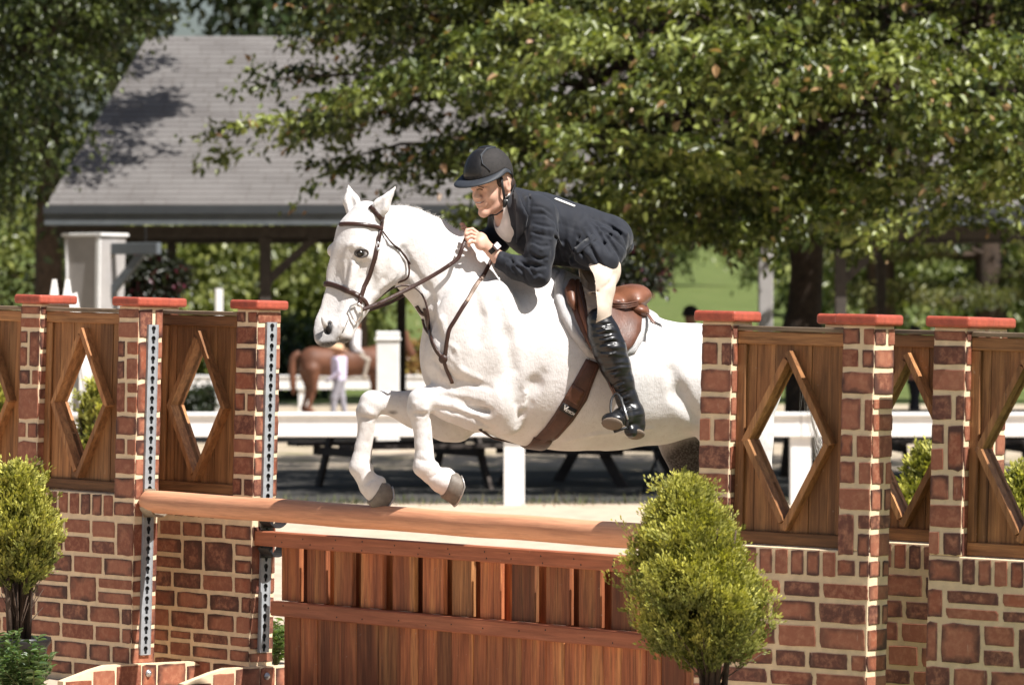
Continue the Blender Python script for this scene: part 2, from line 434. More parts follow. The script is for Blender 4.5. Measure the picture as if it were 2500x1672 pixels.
def cup(parent, z, mat, s=1, y=0):
    mb = MB(); r0 = .062 * s; n = 9
    mb.box(-.035, .035, -.012, -.004, -.07, .06)
    pr = [(-.05 + .1 * i / n, 0) for i in range(n + 1)]
    P0 = [Vector((math.sin(a) * r0, 0, -math.cos(a) * r0)) for a in [math.radians(-70 + 140 * i / n) for i in range(n + 1)]]
    b = len(mb.v)
    for p in P0: mb.v += [(p.x, -.012, p.z), (p.x, -.085, p.z), (p.x * 1.08, -.085, p.z * 1.08), (p.x * 1.08, -.012, p.z * 1.08)]
    for i in range(n):
        for j in range(4): mb.f.append((b + i * 4 + j, b + i * 4 + (j + 1) % 4, b + i * 4 + 4 + (j + 1) % 4, b + i * 4 + 4 + j))
    mb.f += [(b, b + 1, b + 2, b + 3), (b + n * 4, b + n * 4 + 3, b + n * 4 + 2, b + n * 4 + 1)]
    return mb.build('jump_cup', mat, parent, loc=(PW / 2 + .013, y, z), rot=(0, 0, math.pi / 2))

def wl(wng, p):                                 # wing-local point to world
    return wng.matrix_basis @ Vector(p)
for o in (WA, WB, WC, WD, WE, WF): o.matrix_world = Matrix.LocRotScale(o.location, o.rotation_euler, o.scale)
# ------------------------------------------------------------------ the round top rail
A = wl(WA, (PW / 2 + .045, 0, 0)); zA = at(372, 1224, A.y).z
B = wl(WC, (-.645 - PW / 2 - .03, 0, 0)); zB = at(1250 + B.x / B.y * F, 1318, B.y).z
A.z, B.z = zA, zB
cup(WA, zA - wl(WA, (0, 0, 0)).z - .0 , m_dull_metal)
d = (B - A); Lr = d.length; rail = None
mb = MB(); k = 40; rr = random.Random(5)
pts = [Vector((Lr * i / k, 0, .0015 * math.sin(i * .7))) for i in range(k + 1)]
rad = [.0515 * (1 - .5 * max(0, 1 - i / 1.0) ** 2) * (1 + .008 * math.sin(i * 1.3)) for i in range(k + 1)]
pts = [Vector((-.012, 0, 0)), Vector((-.009, 0, 0)), Vector((.004, 0, 0))] + pts[1:]; rad = [.03, .044, .051] + rad[1:]
mb.tube(pts, rad, 28)
rail = mb.build('jump_rail', m_rail, None, True); rail.location = A
rail.rotation_euler = d.to_track_quat('X', 'Z').to_euler()
tag(rail, 'round orange-brown wooden rail on top, beneath the front hooves', 'jump rail')

# ------------------------------------------------------------------ the board gate under it
GA = wl(WB, (PW / 2 + .012, .0, 0)); gl = at(650, 1312, GA.y); gr = at(1533, 1374, 0 + 19.25)
# run parallel to the rail, towards the set-back wing
gd = Vector((d.x, d.y, 0)).normalized(); GA.z = gl.z
def ray_on(px, py):                            # where a pixel meets the gate's vertical plane
    dv = Vector(((px - 1250) / F, 1, -(py - YH) / F)); nrm = Vector((gd.y, -gd.x, 0)); o = Vector((0, 0, CH))
    t = (GA - o).dot(nrm) / dv.dot(nrm); return o + dv * t
gr = ray_on(1533, 1374); g3 = (gr - gl).normalized(); GL = 3.35
gate = empty('board_gate', GA); gx = g3; gy = Vector((-g3.y, g3.x, 0)).normalized(); gzv = gx.cross(gy)
if gzv.z < 0: gy = -gy; gzv = gx.cross(gy)
gate.rotation_euler = Matrix((gx, gy, gzv)).transposed().to_euler()
gate.matrix_world = Matrix.LocRotScale(gate.location, gate.rotation_euler, gate.scale)
tag(gate, 'low gate of red-brown vertical boards hanging below the round rail', 'jump gate')
MB().box(0, GL, -.045, .0, -.034, .034, c=.005).build('top_bar', m_gate_h, gate)
zb2 = -.034 - .245
MB().box(.13, GL - .05, -.045, .0, zb2 - .066, zb2, c=.005).build('middle_bar', m_gate_h, gate)
x = .155; i = 0; rg = random.Random(4)
while x < GL - .2:
    w = rg.uniform(.135, .165)
    tan = i == 6
    MB().box(x, x + w, .001, .026, zb2 + .001, -.0345, c=.003).build('slat', m_gate if not tan else m_cedar, gate)
    MB().box(x + w - .105, x + w + .025, .062, .084, zb2 - .06, -.036, c=.003).build('back_slat', m_gate, gate)
    x += w + rg.uniform(.055, .08); i += 1
x = .175; zlo = zb2 - .066
while x < GL - .15:
    w = rg.uniform(.09, .17)
    MB().box(x, x + w - .003, .001 + rg.uniform(0, .004), .024, zlo - .37, zlo - .001, c=.003).build('board', m_gate, gate)
    x += w
MB().box(.15, GL - .1, .026, .05, zlo - .30, zlo - .22, c=.004).build('back_batten', m_gate_h, gate)
MB().box(.15, GL - .1, .028, .052, zb2 - .05, zb2 - .004, c=.004).build('back_batten', m_gate_h, gate)
MB().box(.145, GL - .1, -.055, .0, zlo - .40, zlo - .335, c=.006).build('bottom_bar', m_gate_h, gate)
nail = MB().lathe([(.0035, -.001), (.0035, .0008), (.001, .0016)], 8, Matrix.Rotation(math.pi / 2, 4, 'X')).mesh('nail', m_black_iron)
for i in range(14):
    for z in (.012, -.016): link('nail', nail, gate, (.2 + i * .215 + rg.uniform(-.03, .03), -.0456, z + rg.uniform(-.006, .006)))
    link('nail', nail, gate, (.22 + i * .215 + rg.uniform(-.03, .03), -.0456, zb2 - .033 + rg.uniform(-.018, .018)))
zg = GA.z - wl(WB, (0, 0, 0)).z
cup(WB, zg + .115, m_black_iron, 1.0, .0); cup(WB, zg - .02, m_black_iron, .95, -.0)
# ------------------------------------------------------------------ ground: sand ring, lawn, hill
m_sand = M('ring_sand', (.50, .40, .30), .9, .16, 7, .5, dist=.02, dark=(.40, .31, .225))
def lawn_mat():
    t = NT('lawn'); tc = t.new('TexCoord'); v = tc.outputs['Object']
    c = t.ramp(t.noise(v, .8, 5), [(.3, (.085, .115, .03)), (.55, (.13, .165, .045)), (.75, (.19, .19, .075))])
    c = t.mix(t.ramp(t.noise(v, 30, 4), [(.4, (0, 0, 0)), (.8, (.6, .6, .6))]), c, (.06, .085, .022)); t.col(c, .9, .2); t.bump(t.noise(v, 60, 3), .6, .05); return t.m
m_lawn = lawn_mat()
m_dirt = M('worn_dirt', (.44, .36, .27), .95, .2, 3, .5, dark=(.20, .18, .09), dist=.03)
def hill(x, y): return gz(x, y) + .030 * max(0, y - 95) * sstep(95, 130, y)
def sheet(name, x0, x1, y0, y1, nx, ny, z, mat, zf=None):
    v = [(x0 + (x1 - x0) * i / nx, y0 + (y1 - y0) * j / ny) for j in range(ny + 1) for i in range(nx + 1)]
    v = [(x, y, (zf(x, y) if zf else 0) + z) for x, y in v]
    f = [(j * (nx + 1) + i, j * (nx + 1) + i + 1, (j + 1) * (nx + 1) + i + 1, (j + 1) * (nx + 1) + i) for j in range(ny) for i in range(nx)]
    me = bpy.data.meshes.new(name); me.from_pydata(v, [], f); me.materials.append(mat); me.shade_smooth()
    return tag(link(name, me), kind='structure')
sheet('lawn', -300, 300, -40, 600, 60, 128, 0, m_lawn, lambda x, y: hill(x, y))
sheet('ring_ground', -26, 26, -12, 43.2, 78, 92, .010, m_sand, lambda x, y: gz(x, y))
sheet('dirt_path', -30, 14, 52, 90, 30, 40, .008, m_dirt, lambda x, y: hill(x, y))
m_shade_gravel = M('tree_shade_gravel', (.048, .045, .041), .95, .3, 5, .6, dark=(.04, .038, .03), dist=.03)  # gravel colour darkened to paint in the maple's shade
sheet('shaded_gravel_strip', -30, 14, 43.21, 51.99, 30, 20, .009, m_shade_gravel, lambda x, y: hill(x, y))
# grass tufts along the foot of the ring fence
m_grass = M('grass_blade', (.10, .115, .04), .8, .4, 20, 0)
m_dry = M('dry_seed_grass', (.20, .17, .085), .85, .3, 20, 0)
for nm, mt_, n, hgt, y0, y1 in (('grass', m_grass, 1700, .09, 42.6, 43.7), ('dry_grass', m_dry, 380, .13, 42.2, 43.6)):
    mb = MB()
    for i in range(n):
        x = R.uniform(-5, 6); y = R.uniform(y0, y1); h_ = hgt * R.uniform(.3, 1.2) * (1 if y > 43 else .8)
        a = R.uniform(0, 6.28); w_ = .006; bx_, by_ = R.uniform(-.3, .3) * h_, R.uniform(-.3, .3) * h_
        mb.add([(x - w_ * math.cos(a), y - w_ * math.sin(a), 0), (x + w_ * math.cos(a), y + w_ * math.sin(a), 0), (x + bx_, y + by_, h_)], [(0, 1, 2)])
    g = mb.build(nm, mt_, fix=False); tag(g, 'short uneven grass growing under the white ring fence' if nm == 'grass' else 'thin dry seed heads along the foot of the ring fence', 'grass', kind='stuff')

# ------------------------------------------------------------------ white fences
m_wpaint = M('white_fence_paint', (.78, .77, .75), .55, .06, 9, .1)
def fence(D, px0, px1, posts, ytop, ybot, pw, label, post_top=None, z2=None):
    e = empty('ring_fence', (at(px0, 0, D).x, D, 0)); tag(e, label, 'fence'); ox = e.location.x
    zt, zb_ = at(0, ytop, D).z, at(0, ybot, D).z; step = 2.6; xs = [at(p, 0, D).x for p in posts]
    for p in xs:
        MB().box(p - pw / 2 - ox, p + pw / 2 - ox, .012, .012 + pw, -.05, (post_top or zt - .004), c=.006).build('post', m_wpaint, e)
    x1 = at(px1, 0, D).x; cuts = [e.location.x] + [x for x in xs if x > ox + .3 and x < x1 - .3] + [x1]
    for a, b in zip(cuts, cuts[1:]):
        MB().box(a - ox + .002, b - ox - .002, -.03, .0105, zb_, zt, c=.005).build('board', m_wpaint, e)
        MB().box(a - ox + .002, b - ox - .002, -.06, .16, zt + .001, zt + .035, c=.005).build('ledge', m_wpaint, e)
        if z2: MB().box(a - ox + .002, b - ox - .002, -.03, .0105, z2[0], z2[1], c=.005).build('board', m_wpaint, e)
    return e
fence(42.6, -400, 2900, [-145, 555, 1255, 1955, 2655], 1016, 1066, .19, 'low white board fence along the ring, passing under the jumping horse')
fence(83, -300, 1060, [-40, 235, 510, 740, 1010], 921, 950, .17, 'white rail fence far back beside the brown horse')
# square gate post
gp = empty('gate_post', (at(947, 0, 60).x, 60, 0)); tag(gp, 'thick square white post with flat cap, behind the horse knees', 'post')
MB().box(-.145, .145, -.145, .145, -.02, 1.40, c=.01).build('shaft', m_wpaint, gp); MB().box(-.165, .165, -.165, .165, 1.401, 1.44, c=.01).build('collar', m_wpaint, gp); MB().box(-.15, .15, -.15, .15, 1.441, 1.52, c=.012).build('cap', m_wpaint, gp)
# white jump standard behind the brick wing
ws_ = empty('jump_standard', (at(165, 0, 36).x, 36, 0)); tag(ws_, 'white wooden jump standard with two pointed uprights behind the brick wing', 'jump standard')
zt = at(0, 682, 36).z
for x, s in ((-.10, -.02), (.0, .0)): MB().prism([(x - .035, -.02), (x + .035, -.02), (x + .034, zt - .16), (x + .012, zt), (x - .012, zt), (x - .034, zt - .14)], -.05, .05).build('upright', m_wpaint, ws_)
for z in (.45, .85, 1.25, 1.55, 1.77): MB().box(-.135, .04, -.075, -.052, z, z + .09, c=.004).build('cross_board', m_wpaint, ws_)
MB().prism([(.02, zt - .12), (.07, zt - .1), (.42, .0), (.32, .0)], -.03, .03).build('brace', m_wpaint, ws_)
MB().box(-.4, .45, -.05, .05, .0, .09, c=.006).build('foot', m_wpaint, ws_)
for i in range(3): MB().box(.09 + i * .09, .14 + i * .09, -.02, .01, .1, 1.35 - i * .33, c=.004).build('picket', m_wpaint, ws_)
# far small white post under the pavilion
wp = MB().box(-.06, .06, -.06, .06, 0, at(0, 705, 80).z, c=.01).build('white_stake', m_wpaint); wp.location = (at(535, 0, 80).x, 80, 0); tag(wp, 'thin white stake standing on the lawn under the pavilion roof', 'stake')

# ------------------------------------------------------------------ pavilion
m_shingle = NT('asphalt_shingle'); tcs = m_shingle.new('TexCoord')
bk = m_shingle.new('TexBrick', Scale=1.0); bk.inputs['Color1'].default_value = (.125, .115, .11, 1); bk.inputs['Color2'].default_value = (.17, .16, .153, 1); bk.inputs['Mortar'].default_value = (.10, .088, .08, 1)
bk.inputs['Mortar Size'].default_value = .012; bk.inputs['Brick Width'].default_value = .31; bk.inputs['Row Height'].default_value = 4.0
oi_ = m_shingle.new('ObjectInfo'); cx_ = m_shingle.new('CombineXYZ'); m_shingle.l(m_shingle.math('MULTIPLY', oi_.outputs['Random'], 9.0), cx_.inputs[0])
mp = m_shingle.mapping(tcs.outputs['Object'], (1, 1, 1), cx_.outputs[0]); m_shingle.l(mp, bk.inputs['Vector'])
cc = m_shingle.mix(m_shingle.ramp(m_shingle.noise(tcs.outputs['Object'], .9, 5), [(.35, (0, 0, 0)), (.7, (.75, .75, .75))]), bk.outputs['Color'], (.20, .188, .18))
cc = m_shingle.mix(m_shingle.math('MULTIPLY', m_shingle.noise(tcs.outputs['Object'], 45, 3), .5), cc, (.11, .10, .094))
m_shingle.col(cc, .95, .2); m_shingle.bump(m_shingle.noise(tcs.outputs['Object'], 70, 2), .5, .01); m_shingle = m_shingle.m
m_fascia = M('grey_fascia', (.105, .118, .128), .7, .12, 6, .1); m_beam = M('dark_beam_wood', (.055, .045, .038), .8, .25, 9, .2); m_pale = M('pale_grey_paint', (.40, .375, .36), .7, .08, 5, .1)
PD = 62.0; pav = empty('pavilion', (0, PD, 0)); tag(pav, 'open-sided pavilion with wide grey shingle roof on dark timber posts', 'pavilion')
xl, xr = at(113, 0, PD).x, 10.2; ze, zf = at(0, 502, PD).z, at(0, 549, PD).z; yr = 5.2; zr = at(0, 90, PD + yr).z; xrl = at(362, 0, PD + yr).x
N = 34
for i in range(N):                                  # every course laps over the one below
    t0, t1 = i / N, (i + 1.12) / N
    ya, za = yr * t0, ze + (zr - ze) * t0 + .018; yb, zb_ = yr * min(1, t1), ze + (zr - ze) * min(1, t1) + .004
    xa, xb = xl + (xrl - xl) * t0, xl + (xrl - xl) * min(1, t1); off = (i % 2) * .155
    mb = MB(); mb.add([(xa + off * 0, ya, za), (xr, ya, za), (xr, yb, zb_), (xb, yb, zb_), (xa, ya, za - .02), (xr, ya, za - .02)], [(0, 1, 2, 3), (4, 5, 1, 0)])
    o = mb.build('shingle_course', m_shingle, pav)
MB().add([(xl, 0, ze - .015), (xr, 0, ze - .015), (xr, yr, zr - .015), (xrl, yr, zr - .015)], [(0, 1, 2, 3)]).build('roof_deck', m_beam, pav)
MB().add([(xl, 2 * yr, ze), (xr, 2 * yr, ze), (xr, yr, zr), (xrl, yr, zr)], [(3, 2, 1, 0)]).build('rear_roof', m_shingle, pav)
MB().add([(xl, 0, ze), (xrl, yr, zr), (xl, 2 * yr, ze)], [(2, 1, 0)]).build('hip_end', m_shingle, pav)
MB().box(xl - .02, xr, -.05, -.005, zf, ze - .002).build('fascia', m_fascia, pav); MB().box(xl - .03, xr, -.09, -.052, (zf + ze) / 2 + .02, ze - .001).build('drip_board', M('dark_drip', (.034, .038, .042), .7, .1, 5, 0), pav)
MB().box(xl - .02, xl + .03, 0, 2 * yr, zf, ze - .03).build('fascia', m_fascia, pav)
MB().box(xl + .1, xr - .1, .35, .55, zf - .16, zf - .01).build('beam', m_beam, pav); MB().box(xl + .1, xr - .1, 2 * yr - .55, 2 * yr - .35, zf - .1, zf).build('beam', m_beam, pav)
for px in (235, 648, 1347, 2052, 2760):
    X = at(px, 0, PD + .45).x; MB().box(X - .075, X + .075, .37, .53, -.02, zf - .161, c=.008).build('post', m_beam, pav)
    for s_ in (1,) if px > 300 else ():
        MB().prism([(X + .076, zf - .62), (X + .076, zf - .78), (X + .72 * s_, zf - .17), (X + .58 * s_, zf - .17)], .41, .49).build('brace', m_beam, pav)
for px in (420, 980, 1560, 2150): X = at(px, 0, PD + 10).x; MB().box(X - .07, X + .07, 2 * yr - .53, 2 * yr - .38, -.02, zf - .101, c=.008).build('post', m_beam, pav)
# pale grey pole in front
pl_ = empty('utility_pole', (at(1869, 0, 55).x, 55, 0)); tag(pl_, 'pale grey square pole beside the maple trunk', 'pole')
MB().box(-.085, .085, -.085, .085, -.02, 3.3, c=.01).build('shaft', m_pale, pl_); MB().box(-.13, .13, -.13, .13, 2.62, 2.72, c=.01).build('collar', m_pale, pl_)
# tapered pale pillar with a pergola arm under the left eave
tp_ = empty('entrance_pillar', (at(232, 0, 57.5).x, 57.5, 0), (0, 0, math.radians(-30))); tag(tp_, 'tall pale grey tapered pillar with a projecting arm under the roof corner', 'pillar')
zt = at(0, 578, 57.5).z
mb = MB(); a, b = .27, .215; mb.add([(-b, -b, 0), (b, -b, 0), (b, b, 0), (-b, b, 0), (-a, -a, zt), (a, -a, zt), (a, a, zt), (-a, a, zt)], [(3, 2, 1, 0), (4, 5, 6, 7), (0, 1, 5, 4), (1, 2, 6, 5), (2, 3, 7, 6), (3, 0, 4, 7)]); mb.build('shaft', m_pale, tp_)
MB().box(-.30, .30, -.30, .30, zt + .001, zt + .04, c=.006).build('cap', m_wpaint, tp_)
MB().prism([(-.2, .02), (-.185, .02), (-.225, zt - .03), (-.24, zt - .03)], -.29, -.262).build('edge_trim', m_wpaint, tp_)
MB().prism([(.19, .02), (.235, .02), (.27, zt - .0), (.215, zt - .0)], -.292, -.262).build('edge_trim', m_wpaint, tp_)
MB().box(.272, .95, -.05, .05, zt - .22, zt - .08, c=.006).build('arm', m_fascia, tp_); MB().prism([(.25, zt - .75), (.25, zt - .6), (.62, zt - .225), (.75, zt - .225)], -.03, .03).build('arm_brace', m_fascia, tp_)  # arm and brace take the darker grey to stand in for shade

# ------------------------------------------------------------------ picnic tables in the shade
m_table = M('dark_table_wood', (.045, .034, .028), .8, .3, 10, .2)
def table(px, D, label, rz, s=1):
    e = empty('picnic_table', (at(px, 0, D).x, D, 0), (0, 0, rz)); tag(e, label, 'picnic table', 'picnic tables under the maple')
    for i in range(5): MB().box(-.92, .92, -.37 + i * .15, -.37 + i * .15 + .14, .71, .75, c=.004).build('top_board', m_table, e)
    for sgn in (-1, 1):
        for i in range(2): y = sgn * (.62 + i * .15); MB().box(-.92, .92, y - .068, y + .068, .42, .46, c=.004).build('seat_board', m_table, e)
        x = sgn * .62
        mr = Matrix.Translation((x, 0, 0)) @ Matrix.Rotation(math.pi / 2, 4, 'Z')
        for k in (-1, 1): MB().prism([(k * .62, 0), (k * .74, 0), (k * .30, .709), (k * .18, .709)][::k], -.02 + k * .021, .02 + k * .021, mr).build('leg', m_table, e)
        MB().box(x - .065, x - .045, -.72, .72, .33, .418).build('seat_bearer', m_table, e)
    return e
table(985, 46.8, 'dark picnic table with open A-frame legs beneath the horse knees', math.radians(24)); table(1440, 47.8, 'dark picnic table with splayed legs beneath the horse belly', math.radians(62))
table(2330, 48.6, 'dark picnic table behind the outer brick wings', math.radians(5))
ch = empty('folding_chair', (at(1640, 0, 45.5).x, 45.5, 0), (0, 0, .4)); tag(ch, 'dark folding chair standing in the shade behind the bent hind leg', 'chair')
for sx_ in (-.2, .2):
    MB().tube([(sx_, -.22, 0), (sx_, .02, .5), (sx_, .12, .86)], .014, 6).build('leg', m_black_iron, ch); MB().tube([(sx_, .25, 0), (sx_, -.18, .45)], .014, 6).build('leg', m_black_iron, ch)
MB().box(-.21, .21, -.22, .18, .45, .475, c=.006).build('seat', m_black_iron, ch); MB().box(-.21, .21, .06, .085, .62, .86, c=.006).build('backrest', m_black_iron, ch)

# ------------------------------------------------------------------ soft bodies: signed distance field + surface nets
class Field:
    def __init__(s, lo, hi, h):
        s.lo = np.array(lo, np.float32); s.h = h
        s.n = np.ceil((np.array(hi) - np.array(lo)) / h).astype(int) + 1
        s.d = np.full(tuple(s.n), .12, np.float32)
    def sub(s, a, b):
        i0 = np.clip(np.floor((np.array(a) - s.lo) / s.h).astype(int), 0, s.n); i1 = np.clip(np.ceil((np.array(b) - s.lo) / s.h).astype(int) + 1, 0, s.n)
        if np.any(i1 <= i0): return None
        sl_ = tuple(slice(x, y) for x, y in zip(i0, i1))
        g = [(s.lo[k] + np.arange(i0[k], i1[k], dtype=np.float32) * s.h) for k in range(3)]
        X = g[0][:, None, None]; Y = g[1][None, :, None]; Z = g[2][None, None, :]
        return sl_, X, Y, Z
    def put(s, sl_, dn, k, mode):
        o = s.d[sl_]
        if mode == 'cut': dn = -dn; hh = np.clip(.5 - .5 * (o - dn) / k, 0, 1); s.d[sl_] = np.float32(o + (dn - o) * hh + k * hh * (1 - hh)); return
        hh = np.clip(.5 + .5 * (o - dn) / k, 0, 1)
        s.d[sl_] = np.float32(o + (dn - o) * hh - k * hh * (1 - hh))
    def cone(s, a, b, ra, rb, qa=1, qb=None, k=.02, mode='add'):
        """capsule from a to b with radii ra, rb; q squeezes the sideways (y) size: half width = q * r"""
        qb = qa if qb is None else qb
        a = np.array(a, float); b = np.array(b, float); m = max(ra * max(1, qa), rb * max(1, qb)) + k + 3 * s.h
        r_ = s.sub(np.minimum(a, b) - m, np.maximum(a, b) + m)
        if r_ is None: return
        sl_, X, Y, Z = r_; ab = b - a; L = float(ab @ ab) + 1e-12
        t = np.clip(((X - a[0]) * ab[0] + (Y - a[1]) * ab[1] + (Z - a[2]) * ab[2]) / L, 0, 1)
        q = qa + (qb - qa) * t
        dx = X - a[0] - ab[0] * t; dy = (Y - a[1] - ab[1] * t) / q; dz = Z - a[2] - ab[2] * t
        dn = (np.sqrt(dx * dx + dy * dy + dz * dz) - (ra + (rb - ra) * t)) * np.minimum(1, q ** .6)
        s.put(sl_, dn, k, mode)
    def chain(s, P, k=.02, kb=None):
        """P: list of (point, r, q); first joint blends with kb"""
        for i in range(len(P) - 1):
            (a, ra, qa), (b, rb, qb) = P[i], P[i + 1]
            s.cone(a, b, ra, rb, qa, qb, k)
    def ell(s, c, r, axes=None, k=.02, mode='add'):
        c = np.array(c, float); r = np.array(r, float); m = r.max() + k + 3 * s.h
        r_ = s.sub(c - m, c + m)
        if r_ is None: return
        sl_, X, Y, Z = r_; P = (X - c[0], Y - c[1], Z - c[2])
        if axes is not None:
            A = np.array(axes, float); P = tuple(P[0] * A[i][0] + P[1] * A[i][1] + P[2] * A[i][2] for i in range(3))
        k0 = np.sqrt(sum((P[i] / r[i]) ** 2 for i in range(3))); k1 = np.sqrt(sum((P[i] / r[i] ** 2) ** 2 for i in range(3))) + 1e-9
        s.put(sl_, k0 * (k0 - 1) / k1, k, mode)
    def mesh(s, name, mat, smooth=2):
        d = s.d; nx, ny, nz = d.shape; ins = d < 0
        c = [ins[i:nx - 1 + i, j:ny - 1 + j, k:nz - 1 + k] for i in (0, 1) for j in (0, 1) for k in (0, 1)]
        cnt = sum(x.astype(np.int8) for x in c); act = (cnt > 0) & (cnt < 8)
        idx = np.argwhere(act); N = len(idx)
        vid = np.full(act.shape, -1, np.int32); vid[act] = np.arange(N)
        cv = np.stack([d[idx[:, 0] + i, idx[:, 1] + j, idx[:, 2] + k] for i in (0, 1) for j in (0, 1) for k in (0, 1)], 1)
        off = np.array([(i, j, k) for i in (0, 1) for j in (0, 1) for k in (0, 1)], np.float32)
        acc = np.zeros((N, 3), np.float32); w = np.zeros(N, np.float32)
        for a in range(8):
            for b in range(a + 1, 8):
                if np.abs(off[a] - off[b]).sum() != 1: continue
                m = (cv[:, a] < 0) != (cv[:, b] < 0); t = cv[m, a] / (cv[m, a] - cv[m, b])
                acc[m] += off[a] + (off[b] - off[a]) * t[:, None]; w[m] += 1
        V = (idx + acc / w[:, None]) * s.h + s.lo
        Q = []
        for ax in range(3):
            sl0 = [slice(1, -1)] * 3; u, v = (ax + 1) % 3, (ax + 2) % 3
            a0 = [slice(None)] * 3; a1 = [slice(None)] * 3; a0[ax] = slice(0, -1); a1[ax] = slice(1, None)
            A, B = ins[tuple(a0)], ins[tuple(a1)]
            e = np.argwhere(A != B)
            e = e[(e[:, u] > 0) & (e[:, v] > 0) & (e[:, u] < d.shape[u] - 1) & (e[:, v] < d.shape[v] - 1)]
            fl = A[e[:, 0], e[:, 1], e[:, 2]]
            def g(du, dv):
                q = e.copy(); q[:, u] += du; q[:, v] += dv; return vid[q[:, 0], q[:, 1], q[:, 2]]
            q = np.stack([g(-1, -1), g(0, -1), g(0, 0), g(-1, 0)], 1); q[~fl] = q[~fl][:, ::-1]; Q.append(q)
        Q = np.concatenate(Q); Q = Q[(Q >= 0).all(1)]
        if smooth:                                    # light smoothing, volume kept (Taubin)
            E = np.concatenate([Q[:, [0, 1]], Q[:, [1, 2]], Q[:, [2, 3]], Q[:, [3, 0]]]); E = np.concatenate([E, E[:, ::-1]])
            deg = np.bincount(E[:, 0], minlength=N).astype(np.float32)[:, None] + 1e-6
            for it in range(smooth * 2):
                S = np.stack([np.bincount(E[:, 0], weights=V[E[:, 1], k], minlength=N) for k in range(3)], 1) / deg
                V = V + (S - V) * (.5 if it % 2 == 0 else -.52)
        me = bpy.data.meshes.new(name)
        me.vertices.add(N); me.vertices.foreach_set('co', V.astype(np.float32).ravel())
        me.loops.add(len(Q) * 4); me.loops.foreach_set('vertex_index', Q.astype(np.int32).ravel())
        me.polygons.add(len(Q)); me.polygons.foreach_set('loop_start', np.arange(0, len(Q) * 4, 4, dtype=np.int32)); me.polygons.foreach_set('loop_total', np.full(len(Q), 4, np.int32))
        me.update(calc_edges=True); me.materials.append(mat); me.shade_smooth()
        return me, V

# ------------------------------------------------------------------ the white horse
PSI = math.radians(18); HO = Vector(((1400 - 1250) / F * 20.1, 20.1, 0))
HR = Matrix.Rotation(PSI, 3, 'Z'); HRI = HR.inverted()
camL = HRI @ (Vector((0, 0, CH)) - HO)
HS = 20.1 / F                                        # metres per photo pixel at the horse
def HP(px, py, l=0.0):
    """photo pixel + sideways distance from the horse's middle plane (towards its left side) -> horse-local point"""
    dv = HRI @ Vector(((px - 1250) / F, 1, -(py - YH) / F)); t = (-l - camL.y) / dv.y
    return camL + dv * t
def in_horse(o): o.location = HO; o.rotation_euler = (0, 0, PSI); return o

H = Field((-1.35, -.55, .0), (1.35, .55, 2.4), .0072)
def hc(P, k=.03, f=H):
    """chain of (px, py, lateral, r_px, q)"""
    f.chain([(HP(x, y, l), r * HS, q) for x, y, l, r, q in P], k)
# trunk
hc([(1152, 842, 0, 118, .92), (1215, 868, 0, 178, .75), (1300, 880, 0, 202, .75), (1400, 897, 0, 200, .80), (1500, 920, 0, 176, .92), (1600, 933, 0, 149, 1.05), (1700, 926, 0, 133, 1.12), (1800, 928, 0, 112, 1.2)], .04)
# withers, croup, rib fill
hc([(1250, 700, 0, 52, .9), (1340, 722, 0, 55, .9), (1430, 770, 0, 60, 1.6)], .06)
# neck
hc([(1180, 775, 0, 126, .60), (1116, 703, 0, 105, .57), (1036, 632, 0, 87, .54), (984, 588, .01, 75, .54), (932, 550, .03, 50, .74)], .05)
hc([(1230, 668, 0, 36, .55), (1140, 612, 0, 32, .5), (1060, 570, 0, 28, .5), (985, 537, .01, 24, .55)], .03)      # crest
# shoulder, chest, point of shoulder
for sgn in (1, -1):
    H.ell(HP(1150, 830, .16 * sgn), (.17, .10, .25), k=.06)
    H.ell(HP(1090, 880, .12 * sgn), (.10, .085, .115), k=.05)
    H.ell(HP(1205, 960, .15 * sgn), (.14, .085, .13), k=.05)
    H.ell(HP(1215, 800, .19 * sgn), (.09, .07, .20), k=.06)
    H.ell(HP(1760, 930, .16 * sgn), (.26, .13, .24), k=.06)     # haunch
H.ell(HP(1062, 880, 0), (.045, .10, .13), k=.05)
# head (turned a little towards the camera: muzzle nearer)
hc([(893, 533, .045, 42, 1.05), (876, 575, .055, 52, .98), (868, 622, .065, 55, .92)], .03)          # brain case, forehead
hc([(868, 622, .065, 55, .90), (845, 672, .08, 46, .78), (822, 735, .10, 38, .80), (806, 782, .115, 37, .92), (800, 806, .12, 35, .98)], .03)   # nasal
hc([(935, 615, .055, 50, .95), (925, 650, .062, 56, .85), (900, 690, .075, 40, .85), (868, 745, .095, 30, .9), (846, 795, .115, 26, .95)], .03)    # jaw
H.ell(HP(930, 642, .125), (.062, .018, .085), k=.04); H.ell(HP(930, 642, -.005), (.062, .018, .085), k=.04)
H.ell(HP(840, 818, .12), (.036, .045, .034), k=.02)                                                            # chin
H.ell(HP(795, 828, .125), (.042, .052, .033), k=.02)                                                           # upper lip
